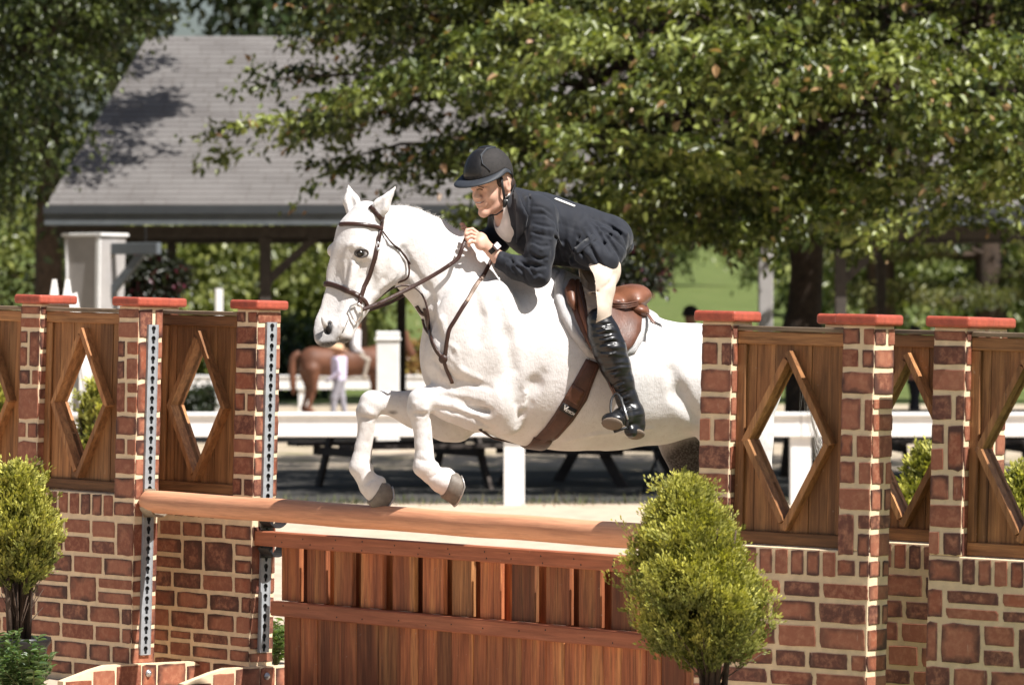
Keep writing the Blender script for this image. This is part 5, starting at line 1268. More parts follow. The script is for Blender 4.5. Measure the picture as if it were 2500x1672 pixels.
# ------------------------------------------------------------------ foliage
def leaf_mat(name, rough=.36, trans=.20):
    t = NT(name); a = t.new('Attribute', attribute_name='leafcol'); t.col(a.outputs['Color'], rough, .45)
    tr = t.new('BsdfTranslucent'); vm = t.new('VectorMath', operation='MULTIPLY'); t.l(a.outputs['Color'], vm.inputs[0]); vm.inputs[1].default_value = (1.5, 1.6, .6); t.l(vm.outputs[0], tr.inputs[0])
    mx = t.new('MixShader', Fac=trans); t.l(t.b.outputs[0], mx.inputs[1]); t.l(tr.outputs[0], mx.inputs[2]); t.l(mx.outputs[0], t.n['Material Output'].inputs[0]); return t.m
m_leaf = leaf_mat('leaf'); m_conif = leaf_mat('conifer_spray', .6, .2)
def norm(a): return a / (np.linalg.norm(a, axis=1, keepdims=True) + 1e-9)
def leaves(name, P, D, Nn, size, colr, parent, mat=m_leaf, width=.8, kind=None, fold=.18):
    """one leaf of two folded quads at every P: D = direction of the midrib, Nn = upper side"""
    n = len(P); D = norm(D); S = norm(np.cross(D, Nn)); U = np.cross(S, D); s = size[:, None]; w = width
    V = np.empty((n, 6, 3), np.float32)
    V[:, 0] = P; V[:, 1] = P + D * s * .30 - S * s * .36 * w + U * s * fold; V[:, 2] = P + D * s * .68 - S * s * .25 * w + U * s * fold * .5
    V[:, 3] = P + D * s - U * s * .10; V[:, 4] = P + D * s * .68 + S * s * .25 * w + U * s * fold * .5; V[:, 5] = P + D * s * .30 + S * s * .36 * w + U * s * fold
    Q = (np.arange(n)[:, None, None] * 6 + np.array([[0, 3, 2, 1], [0, 5, 4, 3]])[None]).reshape(-1, 4).astype(np.int32)
    me = bpy.data.meshes.new(name); me.vertices.add(n * 6); me.vertices.foreach_set('co', V.ravel()); me.loops.add(len(Q) * 4); me.loops.foreach_set('vertex_index', Q.ravel())
    me.polygons.add(len(Q)); me.polygons.foreach_set('loop_start', np.arange(0, len(Q) * 4, 4, dtype=np.int32)); me.polygons.foreach_set('loop_total', np.full(len(Q), 4, np.int32)); me.update(calc_edges=True)
    c = np.repeat(np.concatenate([colr, np.ones((n, 1))], 1).astype(np.float32)[:, None], 6, 1)
    at_ = me.color_attributes.new('leafcol', 'FLOAT_COLOR', 'POINT'); at_.data.foreach_set('color', c.ravel()); me.materials.append(mat)
    o = link(name, me, parent)
    if kind: o['kind'] = kind
    return o
def needles(name, P, D, Nn, size, colr, parent, mat, width=.5):
    """one lozenge-shaped scale spray at every P"""
    n = len(P); D = norm(D); S = norm(np.cross(D, Nn)); s = size[:, None]; V = np.empty((n, 4, 3), np.float32)
    V[:, 0] = P; V[:, 1] = P + D * s * .5 - S * s * .5 * width; V[:, 2] = P + D * s; V[:, 3] = P + D * s * .6 + S * s * .5 * width
    Q = np.arange(n * 4, dtype=np.int32)
    me = bpy.data.meshes.new(name); me.vertices.add(n * 4); me.vertices.foreach_set('co', V.ravel()); me.loops.add(n * 4); me.loops.foreach_set('vertex_index', Q)
    me.polygons.add(n); me.polygons.foreach_set('loop_start', np.arange(0, n * 4, 4, dtype=np.int32)); me.polygons.foreach_set('loop_total', np.full(n, 4, np.int32)); me.update(calc_edges=True)
    c = np.repeat(np.concatenate([colr, np.ones((n, 1))], 1).astype(np.float32)[:, None], 4, 1)
    at_ = me.color_attributes.new('leafcol', 'FLOAT_COLOR', 'POINT'); at_.data.foreach_set('color', c.ravel()); me.materials.append(mat); return link(name, me, parent)
def sprays(C, out, n, L, spread, size, cols, tip=None, droop=.35, rg=rng, flat=.55, tipf=.16):
    """leafy twigs: C cluster points, out = outward direction of each twig"""
    m = len(C); t = rg.random((m, n)); out = norm(out)
    ax = out[:, None, :] * (t * L)[..., None]; ax[..., 2] -= droop * L * t ** 2
    P = C[:, None, :] + ax + rg.normal(0, spread, (m, n, 3)) * np.array([1, 1, flat])
    D = out[:, None, :] * .7 + rg.normal(0, .75, (m, n, 3)); D[..., 2] -= .55
    U = rg.normal(0, .55, (m, n, 3)); U[..., 2] += .9
    s = size * rg.uniform(.5, 1.35, (m, n)); cb = rg.random((m, 1))
    k = (np.clip(cb * .45 + rg.random((m, n)) * .65, 0, 1) ** 1.7)[..., None]
    col = np.array(cols[0]) * (1 - k) + np.array(cols[1]) * k
    if tip is not None:
        r_ = ((t > .72) & (rg.random((m, n)) < tipf))[..., None]; col = np.where(r_, np.array(tip) * rg.uniform(.7, 1.2, (m, n, 1)), col)
    return P.reshape(-1, 3), D.reshape(-1, 3), U.reshape(-1, 3), s.ravel(), col.reshape(-1, 3)
m_bark = M('maple_bark', (.075, .05, .034), .9, .35, 14, .9, dark=(.03, .022, .016), dist=.04)
def limbs(mb, top, ends, r0, sag=.1, n=5):
    for e in ends:
        a = Vector(top); b = Vector(e); P = []
        for i in range(n + 1):
            t = i / n; p = a.lerp(b, t); p.z += math.sin(t * math.pi) * (b - a).length * sag; p += Vector((R.uniform(-1, 1), R.uniform(-1, 1), R.uniform(-1, 1))) * .06 * (0 < i < n); P.append(p)
        mb.tube(P, [r0 * (1 - .9 * i / n) + .004 for i in range(n + 1)], 6)
G_D, G_L = (.009, .017, .004), (.215, .235, .052)

# ---- the maple over the ring fence
tx, ty = at(1963, 0, 50).x, 50.0
maple = empty('maple_tree', (tx, ty, 0)); tag(maple, 'broad green maple with reddish leaf tips spreading above the rider', 'tree')
mb = MB(); tr_ = [(0, 0, -.05, .27), (0, 0, .5, .21), (-.02, 0, 1.0, .185), (-.03, 0, 1.35, .19), (-.02, 0, 1.55, .23), (.0, 0, 1.75, .185), (.03, 0, 2.2, .17), (.02, 0, 2.6, .19), (.0, 0, 2.9, .16)]
mb.tube([Vector(p[:3]) for p in tr_], [p[3] for p in tr_], 14)
top = Vector((0, 0, 2.75)); prim = [(-2.9, -1.4, 4.0), (-1.6, -2.4, 4.4), (.2, -2.6, 4.5), (2.1, -1.8, 4.3), (2.9, .6, 4.4), (-1.2, 1.6, 4.9), (1.2, 1.8, 5.2), (-.3, 0, 6.2), (.8, -.6, 6.8), (-4.2, -.6, 4.35)]
limbs(mb, top, prim, .105, .06)
C = []; O = []
def canopy_low(px):                                 # lower edge of the crown, photo row by column
    k = [(560, 190), (650, 330), (740, 470), (860, 440), (1000, 450), (1100, 470), (1250, 520), (1400, 650), (1560, 680), (1640, 700), (1750, 690), (1870, 690), (1900, 520), (2050, 490), (2180, 510), (2300, 540), (2420, 530), (2600, 560)]
    return float(np.interp(px, [a for a, _ in k], [b for _, b in k]))
K = []; tiers = [2.75, 3.3, 3.9, 4.55, 5.25, 6.0, 6.8, 7.6]
while len(K) < 165:
    a = rng.random() * 6.283; r_ = 5.9 * math.sqrt(rng.random()); x, y = r_ * math.cos(a), r_ * math.sin(a) * .92
    rr_ = math.hypot(x / 5.9, y / 5.4); z = tiers[rng.integers(0, len(tiers))] + .22 * math.sin(a * 3 + 1) + .12 * math.cos(a * 7) + rng.normal(0, .05) - .55 * (rr_ - .6)
    h_ = (z - 4.9) / (3.1 if z > 4.9 else 2.9); q_ = rr_ ** 2 + h_ ** 2
    if q_ > 1.05 or (q_ < .30 and rng.random() < .6): continue
    X, Y = tx + x, ty + y; px = 1250 + X / Y * F; py = YH - (z - CH) / Y * F
    if py > canopy_low(px) - 120 and px > 500: continue
    if py > -150 and 560 < px < 1180:               # thin outer boughs on the side of the roof
        dens = np.interp(px, [560, 700, 900, 1180], [.0, .02, .12, .8])
        if rng.random() > dens: continue
    if any((x - k[0]) ** 2 + (y - k[1]) ** 2 + (2.4 * (z - k[2])) ** 2 < .62 for k in K): continue
    K.append((x, y, z)); ox_, oy_ = x / (r_ + .1), y / (r_ + .1)
    for q in range(9):
        p = np.array((x, y, z)) + rng.normal(0, 1, 3) * (.52, .52, .06); u_ = (p[0] - x) * ox_ + (p[1] - y) * oy_; p[2] -= .22 * max(0, u_) ** 1.4
        C.append(p); O.append((p[0] * .5 + (p[0] - x) * 4, p[1] * .5 + (p[1] - y) * 4, .1))
xc_, xo_ = [], []
for (px, py, D, n_) in ((1900, 110, 44.0, 12), (2130, 170, 43.8, 14), (2030, 240, 43.9, 10), (1760, 170, 44, 10), (2380, 300, 44.0, 12), (2470, 400, 43.9, 12), (1490, 330, 44.2, 11), (1560, 400, 44.4, 8), (2300, 90, 44, 10), (1180, 150, 45, 10), (2420, 490, 44.6, 9), (2240, 470, 45.0, 8), (1640, 540, 47, 12), (1420, 480, 47.5, 12), (2020, 450, 47, 14), (1800, 420, 47, 14), (2490, 180, 44, 10), (1330, 60, 44.5, 10), (1600, 70, 44.2, 9), (1020, 220, 45.5, 8), (1900, 520, 46.5, 8)):
    c_ = at(px, py, D); k_ = np.array((c_.x - tx, c_.y - ty, c_.z))        # boughs that stand out towards the ring
    for q in range(n_): p = k_ + rng.normal(0, 1, 3) * (.55, .3, .06); p[2] -= .25 * abs(p[0] - k_[0]) ** 1.5; xc_.append(p); xo_.append(((p[0] - k_[0]) * 3, -1, .1))
C = np.array(C); O = np.array(O) + rng.normal(0, .6, (len(C), 3)); O[:, 2] = np.clip(O[:, 2], -2, 1.5)
# the long boughs reaching over the roof
bough = [((-3.2, -1.2, 4.35), (-5.65, -2.2, 4.12)), ((-3.0, -1.3, 4.0), (-5.15, -2.4, 3.72)), ((-2.8, -1.5, 3.8), (-5.0, -2.6, 3.18)), ((-3.0, -1.0, 4.7), (-5.15, -1.9, 4.95)), ((-2.5, -1.8, 3.6), (-4.2, -2.8, 3.05)), ((-2.2, -1.8, 4.2), (-4.4, -2.4, 4.5))]
bc_, bo_ = [], []
for a, b in bough:
    a, b = Vector(a), Vector(b); limbs(mb, a, [b], .03, .02, 6)
    for i in range(17):
        t = .1 + .9 * i / 16; p = a.lerp(b, t) + Vector((R.uniform(-.12, .12), R.uniform(-.3, .3), R.uniform(-.16, .12))); bc_.append(tuple(p)); d_ = (b - a).normalized(); bo_.append((d_.x + R.uniform(-.6, .6), d_.y + R.uniform(-.8, .8), R.uniform(-.4, .5)))
for i in rng.choice(len(C), 150, replace=False): limbs(mb, Vector(prim[R.randrange(len(prim))]).lerp(top, .35), [Vector(C[i])], .028, .05, 4)
mb.build('trunk', m_bark, maple, True)
a1 = sprays(C, O, 88, .50, .13, .098, (G_D, G_L), (.36, .21, .11), .40, rng, .32, .07); a2 = sprays(np.array(bc_), np.array(bo_), 36, .42, .085, .088, (G_D, (.20, .23, .06)), (.38, .21, .11), .35, rng, .7, .13)
a3 = sprays(np.array(xc_), np.array(xo_) + rng.normal(0, .5, (len(xo_), 3)), 84, .46, .12, .10, ((.035, .055, .012), (.31, .345, .09)), (.42, .27, .14), .4, rng, .35, .06)  # outstanding boughs get lighter leaf colours that paint in their sunlit look
leaves('crown', *[np.concatenate([p, q, w_]) for p, q, w_ in zip(a1, a2, a3)], maple)

def shrub_tree(name, label, px, D, base_z, cx, cz, rx, ry, rz, nc, nl, size, cols, tip=None, trunk=.15, group=None, low=None, L=.6, spread=.2, cat='tree', keep=None, droop=.35):
    X = at(px, 0, D).x; e = empty(name, (X, D, base_z)); tag(e, label, cat, group)
    C = []
    while len(C) < nc:
        v = rng.normal(0, 1, 3); v /= np.linalg.norm(v); r_ = (.35 + .65 * rng.random()) ; k = 1 + .22 * math.sin(5 * v[0] + 3 * v[2] + px) * math.cos(4 * v[1] + px * .3)
        p = np.array([cx + v[0] * rx * r_ * k, v[1] * ry * r_ * k, cz + v[2] * rz * r_ * k])
        if p[2] < (low if low is not None else .15): continue
        if keep is not None:
            Y = D + p[1]; qx = 1250 + (X + p[0]) / Y * F; qy = YH - (p[2] + base_z - CH) / Y * F
            if not keep(qx, qy): continue
        C.append(p)
    C = np.array(C); O = C - np.array([cx, 0, cz]) + rng.normal(0, .4, C.shape)
    if trunk:
        mb = MB(); tz = cz - rz * .35; mb.tube([(0, 0, -.05), (cx * .3, 0, tz * .5), (cx * .7, 0, tz)], [trunk, trunk * .85, trunk * .7], 9)
        limbs(mb, (cx * .7, 0, tz), [tuple(C[i]) for i in rng.choice(len(C), min(24, len(C)), replace=False)], trunk * .45, .05, 4); mb.build('trunk', m_bark, e, True)
    leaves('crown', *sprays(C, O, nl, L, spread, size, cols, tip, droop), e); return e
# ---- dark tree at the roof corner
def kl(qx, qy):
    lim = np.interp(qy, [-400, 0, 60, 130, 200, 290, 330, 400, 480, 560, 640], [430, 415, 370, 285, 262, 228, 205, 110, 50, 60, 60]); return qx < lim - 105 + 25 * math.sin(qy * .05) if qy > -130 else qx < 600
shrub_tree('locust_tree', 'dense dark green tree crowding the near corner of the pavilion roof', -60, 57, 0, -.2, 5.2, 4.4, 2.6, 4.6, 980, 85, .092, (G_D, (.13, .16, .04)), None, .22, None, 2.05, .55, .17, 'tree', kl)
# bough of that corner tree overhanging the roof, whose shade falls on the shingles
lo_t = [o for o in COL.objects if o.name == 'locust_tree'][0]; bc2 = []; mb = MB()
for px, py, n_ in ((300, 270, 14), (370, 262, 9), (255, 310, 9), (215, 385, 10), (170, 420, 9), (285, 175, 6)):
    t_ = (502 - py) / 412; Dr = PD + yr * t_; rp = at(px, py, Dr); c_ = rp + sd * 4.2
    limbs(mb, (.3, 1.0, 6.0), [tuple(c_ - lo_t.location)], .06, .06, 5)
    for q in range(n_): bc2.append(np.array(c_ - lo_t.location) + rng.normal(0, 1, 3) * (.26, .2, .08))
mb.build('bough', m_bark, lo_t, True); bc2 = np.array(bc2)
leaves('bough_foliage', *sprays(bc2, rng.normal(0, 1, bc2.shape) + np.array([1.2, 0, .1]), 60, .4, .12, .11, (G_D, (.13, .16, .04)), None, .2), lo_t)
# ---- tall dark trees behind the ridge
def kr(qx, qy): return qy < 130 and not (390 < qx < 545 and qy > -140)
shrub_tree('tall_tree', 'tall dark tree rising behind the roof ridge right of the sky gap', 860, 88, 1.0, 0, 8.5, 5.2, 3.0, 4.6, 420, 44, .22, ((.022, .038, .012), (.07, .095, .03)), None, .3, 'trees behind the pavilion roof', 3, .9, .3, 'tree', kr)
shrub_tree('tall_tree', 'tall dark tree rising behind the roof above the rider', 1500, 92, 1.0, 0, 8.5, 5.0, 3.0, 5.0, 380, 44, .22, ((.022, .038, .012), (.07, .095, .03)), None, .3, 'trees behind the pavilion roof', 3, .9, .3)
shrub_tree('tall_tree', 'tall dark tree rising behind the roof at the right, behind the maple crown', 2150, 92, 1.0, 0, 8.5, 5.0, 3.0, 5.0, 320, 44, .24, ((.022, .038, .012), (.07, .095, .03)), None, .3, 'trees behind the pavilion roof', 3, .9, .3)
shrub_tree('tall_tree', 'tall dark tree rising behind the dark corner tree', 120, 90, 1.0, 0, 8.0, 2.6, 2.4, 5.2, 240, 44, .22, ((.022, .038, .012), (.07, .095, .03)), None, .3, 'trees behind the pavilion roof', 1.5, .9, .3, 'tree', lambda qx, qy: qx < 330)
# ---- sunlit bushes and young trees on the lawn beyond the pavilion
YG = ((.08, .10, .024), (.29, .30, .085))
for i, (px, D, cz, rx, rz, nc, lab) in enumerate(((180, 104, 2.6, 2.4, 2.4, 150, 'yellow green bushy tree seen beside the pale tapered pillar'), (455, 110, 3.0, 2.0, 2.9, 190, 'yellow green bushy tree right of the hanging basket'), (640, 118, 2.9, 1.9, 2.8, 190, 'yellow green bushy tree behind the first dark post with a brace'),
                                              (800, 112, 2.8, 1.6, 2.7, 170, 'yellow green bushy tree directly behind the horse muzzle'), (330, 128, 3.3, 2.4, 3.2, 180, 'yellow green bushy tree behind the hanging basket'), (720, 140, 3.4, 3.0, 3.4, 190, 'large pale green tree farther up the lawn'))):
    shrub_tree('lawn_tree', lab, px, D, hill(0, D), 0, cz, rx, 1.6, rz, nc, 42, .21, YG, None, .06, 'sunlit trees beyond the pavilion', .1, .8, .28)
shrub_tree('dark_shrub', 'dark green rounded shrub between the brown horse and the brick wing', 715, 96, 0, 0, .75, .95, .8, .85, 90, 40, .15, ((.02, .04, .014), (.07, .10, .03)), None, .05, None, .02, .5, .2, 'shrub')
shrub_tree('dark_shrub', 'small dark shrub at the foot of the far fence, seen through a diamond', 470, 80, 0, 0, .22, .45, .4, .25, 40, 40, .1, ((.012, .02, .008), (.03, .04, .015)), None, .03, None, .02, .3, .1, 'shrub')
shrub_tree('flower_shrub', 'loose shrub with red-brown and yellow leaves beside the white gate post', 1012, 84, 0, 0, .75, .28, .3, .55, 36, 36, .12, ((.16, .06, .03), (.30, .24, .05)), None, .03, None, .05, .35, .12, 'shrub')
# right side: bushes on the hill and a wide pine
for px, D, cz, rx, rz, nc, lab in ((2120, 125, 2.6, 2.2, 2.2, 150, 'green bushy tree past the dark brace post'), (2300, 140, 3.2, 2.8, 3.0, 180, 'yellow green tree behind the spreading pine'), (2480, 128, 3.0, 2.2, 2.8, 170, 'yellow green tree right of the pine trunk'), (1990, 150, 2.2, 2.2, 1.8, 120, 'pale bushy tree behind the maple trunk'), (1640, 190, 3.4, 3.0, 2.6, 120, 'distant bushy tree at the top of the lawn')):
    shrub_tree('lawn_tree', lab, px, D, hill(0, D), 0, cz, rx, 1.6, rz, nc, 42, .22, ((.07, .095, .025), (.27, .29, .09)), None, .06, 'trees on the hill past the maple', .1, .8, .28)
pe = empty('pine_tree', (at(2418, 0, 92).x, 92, 0)); tag(pe, 'spreading pine with flat dark tiers and a thick bare trunk on the lawn', 'tree')
mb = MB(); mb.tube([(0, 0, -.05), (.02, 0, 1.5), (-.05, 0, 3), (0, 0, 5)], [.36, .31, .26, .16], 10); C = []; O = []
for z, rad, a0 in ((2.05, 2.6, 3.4), (2.5, 2.9, .2), (2.95, 3.0, 2.9), (3.4, 2.8, .4), (3.9, 2.6, 3.0), (4.5, 2.3, 1.0), (2.2, 1.5, .1)):
    for k in range(7):
        a = a0 + (k - 3) * .42; e_ = Vector((math.cos(a) * rad, math.sin(a) * rad * .6, z + R.uniform(-.1, .25))); limbs(mb, (0, 0, z - .1), [e_], .06, .03, 4)
        for q in range(9): t = .3 + .7 * q / 8; p = Vector((0, 0, z)).lerp(e_, t); C.append((p.x + R.uniform(-.25, .25), p.y + R.uniform(-.2, .2), p.z + R.uniform(-.05, .12))); O.append((e_.x, e_.y, .4))
mb.build('trunk', m_bark, pe, True); leaves('crown', *sprays(np.array(C), np.array(O), 44, .42, .14, .15, ((.055, .07, .02), (.22, .22, .07)), None, .05), pe, width=.35)
# hanging flower baskets
def basket(px, py, D, r_, label):
    c = at(px, py, D); e = empty('hanging_basket', c); tag(e, label, 'flower basket', 'hanging baskets under the pavilion eave')
    C = rng.normal(0, 1, (170, 3)); C = norm(C) * (rng.random((170, 1)) ** .4) * np.array([r_, r_, r_ * .62])
    leaves('foliage', *sprays(C, C + rng.normal(0, .1, C.shape), 40, .22, .07, .075, ((.010, .014, .007), (.03, .035, .015)), (.10, .012, .03), .5), e)
    MB().lathe([(.05, -r_ * .5), (r_ * .45, -r_ * .35), (r_ * .6, 0)], 14).build('pot', m_black_iron, e); MB().tube([(0, 0, 0), (0, 0, at(0, 552, D).z - c.z)], .01, 5).build('hook', m_black_iron, e)
basket(355, 668, 60.5, .36, 'dark hanging basket of trailing red flowers beside the pale pillar'); basket(1505, 640, 60.5, .55, 'dark hanging basket of trailing flowers behind the saddle')

# ---- clipped conifers by the jump
def conifer(name, label, base, H_, Rm, n, seed, group, z0=.12, pot=True, lf=.02, lean=0):
    rg = np.random.default_rng(seed); e = empty(name, base); tag(e, label, 'shrub', group)
    mb = MB()
    for i in range(16):
        a = R.uniform(0, 6.28); r_ = R.uniform(.0, .05); ex_ = R.uniform(.2, .75) * Rm; h_ = R.uniform(.35, .9) * H_
        mb.tube([(r_ * math.cos(a), r_ * math.sin(a), .0), (r_ * 1.5 * math.cos(a), r_ * 1.5 * math.sin(a), z0 + .1), (ex_ * .6 * math.cos(a), ex_ * .6 * math.sin(a), h_ * .6), (ex_ * math.cos(a), ex_ * math.sin(a), h_)], [.012, .010, .007, .003], 6)
    for i in range(22):
        a = R.uniform(0, 6.28); ex_ = R.uniform(.5, 1.0) * Rm; h_ = R.uniform(.22, .5) * H_
        mb.tube([(.03 * math.cos(a), .03 * math.sin(a), .06), (ex_ * .35 * math.cos(a), ex_ * .35 * math.sin(a), h_ * .55), (ex_ * math.cos(a), ex_ * math.sin(a), h_)], [.004, .003, .0014], 5)
    mb.build('stem', M('conifer_stem', (.075, .048, .033), .9, .3, 30, .4), e, True)
    # boughs: upright plumes of tufts, packed into an uneven egg
    nb = 85; tb_ = rg.random(nb) ** .85; ab = np.arange(nb) * 2.39996 + rg.normal(0, .3, nb)
    pb = np.interp(tb_, [0, .10, .25, .42, .58, .75, .88, 1], [.30, .66, .96, 1.0, .82, .50, .22, .02]) * rg.uniform(.70, 1.12, nb)
    nt = n; b_ = rg.integers(0, nb, nt); u0 = rg.random(nt)
    bl = (.20 * (1 - .45 * tb_))[b_]; a = ab[b_]; t0 = tb_[b_]; rad = pb[b_] * Rm
    ro = rad * (.80 + .20 * u0) - .02 * u0 ** 3
    wd = (.014 + .024 * np.sin(u0 * 3.1)); 
    C = np.stack([ro * np.cos(a), ro * np.sin(a), z0 + (H_ - z0) * t0 * .90 + bl * (u0 - .45)], 1) + rg.normal(0, 1, (nt, 3)) * wd[:, None] * np.array([1, 1, .5])
    inner = rg.random(nt) < .22; C[inner, :2] *= rg.uniform(.3, .8, (inner.sum(), 1))
    C[:, 2] = np.maximum(C[:, 2], z0 * .7 + rg.random(nt) * .1); C[:, 0] += lean * (C[:, 2] / H_)
    gap = np.sin(C[:, 0] * 31 + seed) * np.sin(C[:, 1] * 29 + 1) * np.sin(C[:, 2] * 19 + seed * .7) + .25 * rg.normal(0, 1, nt)
    ok = gap < .42; C = C[ok]; a = a[ok]; u0 = u0[ok]; inner = inner[ok]; nt = len(C)
    stray = rg.random(nt) < .012; C[stray, :2] *= 1.13
    hgt = C[:, 2]; out = np.stack([np.cos(a) * .5, np.sin(a) * .5, np.full(nt, 1.0)], 1) + rg.normal(0, .30, (nt, 3))
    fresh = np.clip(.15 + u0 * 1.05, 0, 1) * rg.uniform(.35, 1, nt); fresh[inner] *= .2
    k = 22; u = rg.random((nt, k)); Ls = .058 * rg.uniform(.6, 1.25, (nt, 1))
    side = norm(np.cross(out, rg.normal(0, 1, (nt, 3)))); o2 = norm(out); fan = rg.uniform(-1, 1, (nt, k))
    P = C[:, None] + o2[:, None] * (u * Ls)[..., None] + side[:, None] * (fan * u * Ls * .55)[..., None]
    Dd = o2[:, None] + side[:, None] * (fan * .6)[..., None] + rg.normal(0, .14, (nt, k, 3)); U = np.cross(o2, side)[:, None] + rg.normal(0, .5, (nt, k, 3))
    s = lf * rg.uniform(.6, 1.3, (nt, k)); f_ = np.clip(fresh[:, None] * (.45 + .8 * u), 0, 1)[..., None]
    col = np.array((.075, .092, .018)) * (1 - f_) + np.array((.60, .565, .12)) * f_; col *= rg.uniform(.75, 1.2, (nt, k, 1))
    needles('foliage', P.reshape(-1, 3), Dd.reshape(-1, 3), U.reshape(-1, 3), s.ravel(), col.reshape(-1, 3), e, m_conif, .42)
    if pot: MB().lathe([(.10, -.16), (.125, .0), (.14, .02), (.14, .04), (.125, .04), (.12, .0)], 20).build('pot', M('black_plastic_pot', (.012, .012, .013), .4, .2, 20, 0), e, True)
    return e
cb = at(1712, 1672, 17.0); conifer('conifer_shrub', 'egg-shaped yellow green conifer in front of the right-hand brick wing', (cb.x + .03, 17.0, .335), 0.80, .205, 12500, 3, 'clipped conifers in pots', .14, True, .0155, -.10)
cb = at(45, 1590, 20.0); conifer('conifer_shrub', 'green conifer in a black pot before the left brick wall', (cb.x, 20.0, .33), 0.73, .125, 5600, 5, 'clipped conifers in pots', .30, True)
for px, D, zt, w, lab in ((232, 30, 925, .15, 'yellow green conifer behind the brick wing, seen through its diamond opening'), (5, 30, 915, .17, 'yellow green conifer behind the brick wing at its far panel'), (2262, 27, 1090, .20, 'yellow green conifer behind the set-back brick wing'), (2500, 24, 1145, .17, 'yellow green conifer behind the outermost brick wing')):
    c = at(px, zt, D); h_ = c.z - gz(c.x, D) - .16; conifer('conifer_shrub', lab, (c.x, D, gz(c.x, D) + .16), h_, w, 1900, px, 'clipped conifers in pots', .15, True, .03)
# low leafy plants
def leafy(name, label, base, n, size, hgt, cols, spread, group=None, comp=False, width=.7):
    e = empty(name, base); tag(e, label, 'plant', group); P = []; Dd = []; U = []
    mb = MB()
    for i in range(n):
        a = R.uniform(0, 6.28); tip = Vector((math.cos(a) * R.uniform(.2, 1) * spread, math.sin(a) * R.uniform(.2, 1) * spread, hgt * R.uniform(.5, 1.1))); Q = [Vector((0, 0, 0)), tip * .5 + Vector((0, 0, hgt * .15)), tip]
        mb.tube(Q, [.003, .0025, .001], 5); m_ = 18 if comp else 8
        for j in range(m_):
            t = (.3 + .7 * j / m_); p = catmull(Q, 8)[int(t * 15.9)]; d_ = (tip - Q[1]).normalized(); s_ = d_.cross(Vector((0, 0, 1))); s_ = s_.normalized() if s_.length > .1 else Vector((1, 0, 0))
            P.append(tuple(p)); Dd.append(tuple(s_ * (1 if j % 2 else -1) + d_ * .5 + Vector((R.uniform(-.3, .3),) * 3))); U.append((R.uniform(-.4, .4), R.uniform(-.4, .4), 1))
    mb.build('stem', m_grass, e); k = rng.random((len(P), 1)); col = np.array(cols[0]) * (1 - k) + np.array(cols[1]) * k
    leaves('foliage', np.array(P), np.array(Dd), np.array(U), size * rng.uniform(.6, 1.2, len(P)), col, e, m_leaf, width); return e
def on_ground(px, D): X = at(px, 0, D).x; return (X, D, gz(X, D) + .01)
GP = ((.045, .09, .03), (.13, .19, .07))
for px, D, s_, lab in ((20, 19.3, 1, 'feathery green plant directly before the conifer pot'), (78, 19.2, 1.0, 'fuller feathery green plant between the conifer pot and the foot board'), (-40, 19.0, 1, 'feathery green plant on the outer side of the conifer pot')): leafy('fern_plant', lab, on_ground(px, D), 26, .042, .36 * s_, GP, .16, 'feathery plants under the potted conifer', True, .55)
for px, D, lab in ((672, 22.6, 'bright leafy plant closest to the steel track of the gate wing'), (700, 22.9, 'bright leafy plant in the sand midway between wing and gate boards'), (728, 22.4, 'bright leafy plant half hidden behind the gate end board')): leafy('ground_plant', lab, on_ground(px, D), 26, .045, .22, ((.05, .10, .025), (.15, .22, .06)), .15, 'leafy plants between wing and gate')
for px, D, h_, lab in ((1452, 17.4, .36, 'tallest pale green sprig standing before the gate boards'), (1495, 17.3, .32, 'pale green sprig standing between the tallest sprig and the conifer'), (1400, 17.5, .24, 'shortest pale green sprig before the gate boards'), (1425, 17.5, .28, 'pale green sprig between the shortest and the tallest sprig')): leafy('sprig_plant', lab, on_ground(px, D), 2, .030, h_, ((.20, .21, .09), (.38, .34, .17)), .03, 'pale sprigs before the gate')

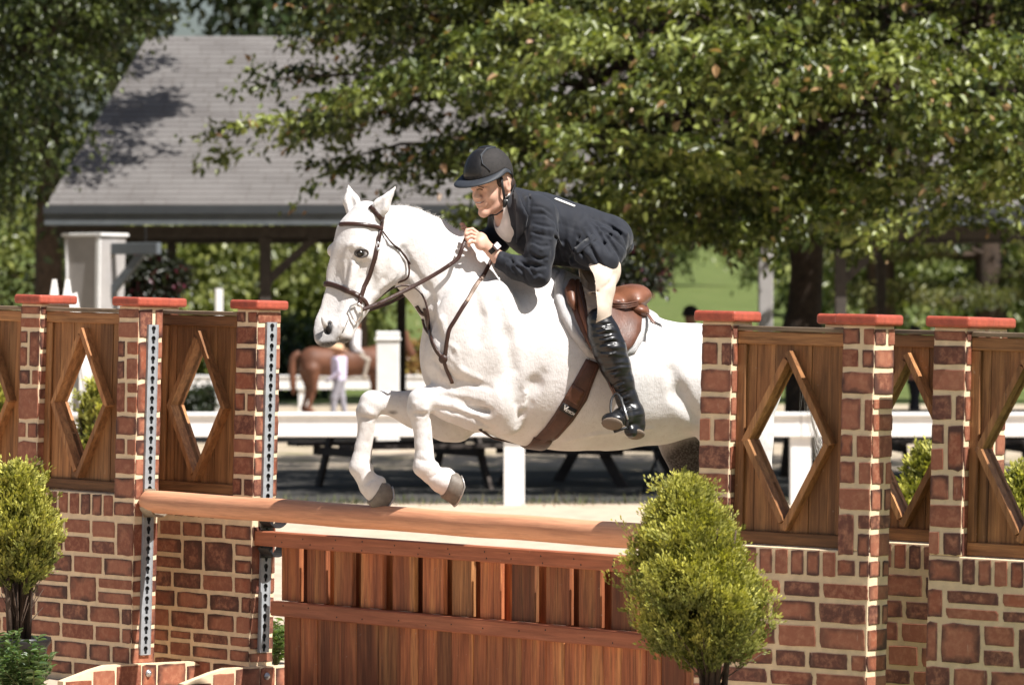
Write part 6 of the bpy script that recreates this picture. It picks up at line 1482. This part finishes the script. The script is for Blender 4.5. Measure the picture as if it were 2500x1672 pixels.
# ------------------------------------------------------------------ people and the brown horse far behind
m_brown = M('chestnut_coat', (.13, .052, .027), .6, .3, 4, .2); m_dkm = M('dark_cloth', (.03, .03, .035), .8, .2, 9, .2)
def far_person(px, D, hgt, label, shirt, legs, head, pose='stand', hat=None, base=None, rz=0, group=None, wide=1.0):
    X = at(px, 0, D).x; e = empty('person', base or (X, D, 0), (0, 0, rz)); tag(e, label, 'person', group); s = hgt / 1.75
    f = Field((-.45, -.45, -.05), (.45, .45, 1.95), .016)
    def c(a, b, ra, rb, q=1): f.cone(a, b, ra, rb, q, k=.03)
    hip, sh = (.0, 0, .92), (.0, 0, 1.42)
    if pose == 'bend': sh = (-.20, 0, 1.32)
    c(hip, sh, .125, .135, 1.3); c((sh[0], 0, sh[2] + .05), (sh[0] - .02, 0, sh[2] + .14), .05, .05)
    f.ell((sh[0] - .03, 0, sh[2] + .22), (.095, .078, .115), k=.02); f.ell((sh[0] - .12, 0, sh[2] + .2), (.02, .015, .02), k=.015)
    for sg in (1, -1):
        if pose == 'ride': c((.0, .1 * sg, .9), (-.32, .22 * sg, .72), .09, .07); c((-.32, .22 * sg, .72), (-.22, .25 * sg, .3), .065, .045); c((-.22, .25 * sg, .3), (-.32, .25 * sg, .26), .045, .035)
        else:
            st = .10 * sg if pose != 'bend' else .18 * sg
            c((.0, .085 * sg, .88), (st * .6 - .02, .09 * sg, .48), .09, .065); c((st * .6 - .02, .09 * sg, .48), (st, .09 * sg, .07), .062, .042); c((st, .09 * sg, .05), (st - .13, .1 * sg, .035), .042, .035)
        c((sh[0], .19 * sg, sh[2] - .02), (sh[0] + .02, .24 * sg, 1.12), .055, .042); c((sh[0] + .02, .24 * sg, 1.12), (sh[0] - .16, .2 * sg, .93), .04, .032); f.ell((sh[0] - .2, .19 * sg, .89), (.035, .025, .045), k=.02)
    t = NT('person_' + shirt[0]); tc = t.new('TexCoord'); sx_ = t.new('SeparateXYZ'); t.l(tc.outputs['Object'], sx_.inputs[0])
    cr = t.ramp(t.math('MULTIPLY', sx_.outputs[2], .5), [(0, (.03, .025, .02)), (.045, legs), (.455, legs), (.462, shirt[1]), (.735 if pose != 'bend' else .70, shirt[1]), (.742 if pose != 'bend' else .707, (.5, .28, .2))]); cr.node.color_ramp.interpolation = 'CONSTANT'
    t.col(cr, .8, .2); me, V = f.mesh('body', t.m, 1); b = link('body', me, e); b.scale = (s * wide, s * wide, s)
    top_ = (sh[0] - .03, 0, sh[2] + .30)
    mb = MB()
    if hat == 'brim': mb.lathe([(.19, -.03), (.20, -.02), (.10, .0), (.09, .08), (.05, .10)], 16, Matrix.Translation(top_) @ Matrix.Rotation(.25, 4, 'Y'))
    elif hat == 'helmet': mb.lathe([(.125, -.06), (.12, .0), (.09, .07), (.03, .10)], 16, Matrix.Translation(top_))
    else: mb.lathe([(.10, -.12), (.105, -.02), (.08, .05), (.02, .075)], 14, Matrix.Translation((top_[0] + .025, 0, top_[2] - .01)))
    h_ = mb.build('hat' if hat else 'hair', head, e, True); h_.scale = (s * wide, s * wide, s); return e
m_straw = M('straw_hat', (.55, .36, .22), .8, .15, 20, .2)
bh = Field((-1.15, -.35, -.02), (1.25, .35, 1.75), .016); D2 = 81.0
def b(a, c_, ra, rb, q=1, qb=None): bh.cone(a, c_, ra, rb, q, qb, k=.05)
b((-.55, 0, .92), (0, 0, .90), .25, .24, .9); b((0, 0, .9), (.5, 0, .92), .24, .25, .85); b((.55, 0, 1.0), (.95, 0, 1.33), .19, .12, .6); b((.95, 0, 1.33), (1.0, 0, 1.38), .11, .1, .7); b((1.0, 0, 1.36), (1.17, 0, 1.05), .095, .06, .7)
for x, y in ((-.66, .13), (-.58, -.13), (.52, .13), (.58, -.13)):
    r0 = .15 if x < 0 else .12; b((x, y, .78), (x - (.0 if x > 0 else -.04), y, .46), r0, .06); b((x - (.0 if x > 0 else -.04), y, .46), (x - (.0 if x > 0 else .05), y, .12), .05, .035); b((x - (.0 if x > 0 else .05), y, .1), (x + .03, y, .03), .045, .05)
for y in (.05, -.05): b((1.0, y, 1.44), (.99, y, 1.53), .03, .01)
be = empty('horse', (at(842, 0, D2).x, D2, 0), (0, 0, .10)); tag(be, 'chestnut brown horse standing by the far white rail', 'horse'); be.scale = (1.0,) * 3
me, V = bh.mesh('body', m_brown, 1); link('body', me, be)
MB().tube(catmull([(-.78, 0, 1.08), (-.90, 0, .95), (-.90, 0, .6), (-.88, 0, .35)], 4), [.04, .05, .06, .065, .065, .065, .065, .065, .06, .06, .05, .04, .02], 8).build('tail', m_brown, be, True)
MB().tube(catmull([(.55, 0, 1.22), (.8, 0, 1.40), (.97, 0, 1.50)], 4), .03, 6).build('mane', m_dkm, be, True)
far_person(868, D2, 1.2, 'rider in white shirt and dark helmet sitting on the brown horse', ('white', (.72, .70, .72)), (.35, .3, .25), m_dkm, 'ride', 'helmet', (at(868, 0, D2).x, D2, .45), math.pi)
far_person(828, D2 - 1.6, 1.2, 'child in lavender shirt and straw hat walking beside the brown horse', ('lavender', (.58, .52, .68)), (.30, .29, .33), m_straw, 'stand', 'brim', None, 0, None, 1.45)
far_person(1690, 70, 1.80, 'person in a dark cap behind the brick wing past the horse rump', ('dark', (.05, .05, .06)), (.1, .1, .12), m_dkm, 'stand', 'helmet', None, .6)
far_person(2235, 66, 1.55, 'person in a coral top seen through the set-back wing opening', ('coral', (.55, .26, .19)), (.04, .04, .05), m_dkm, 'stand', None, None, .3)
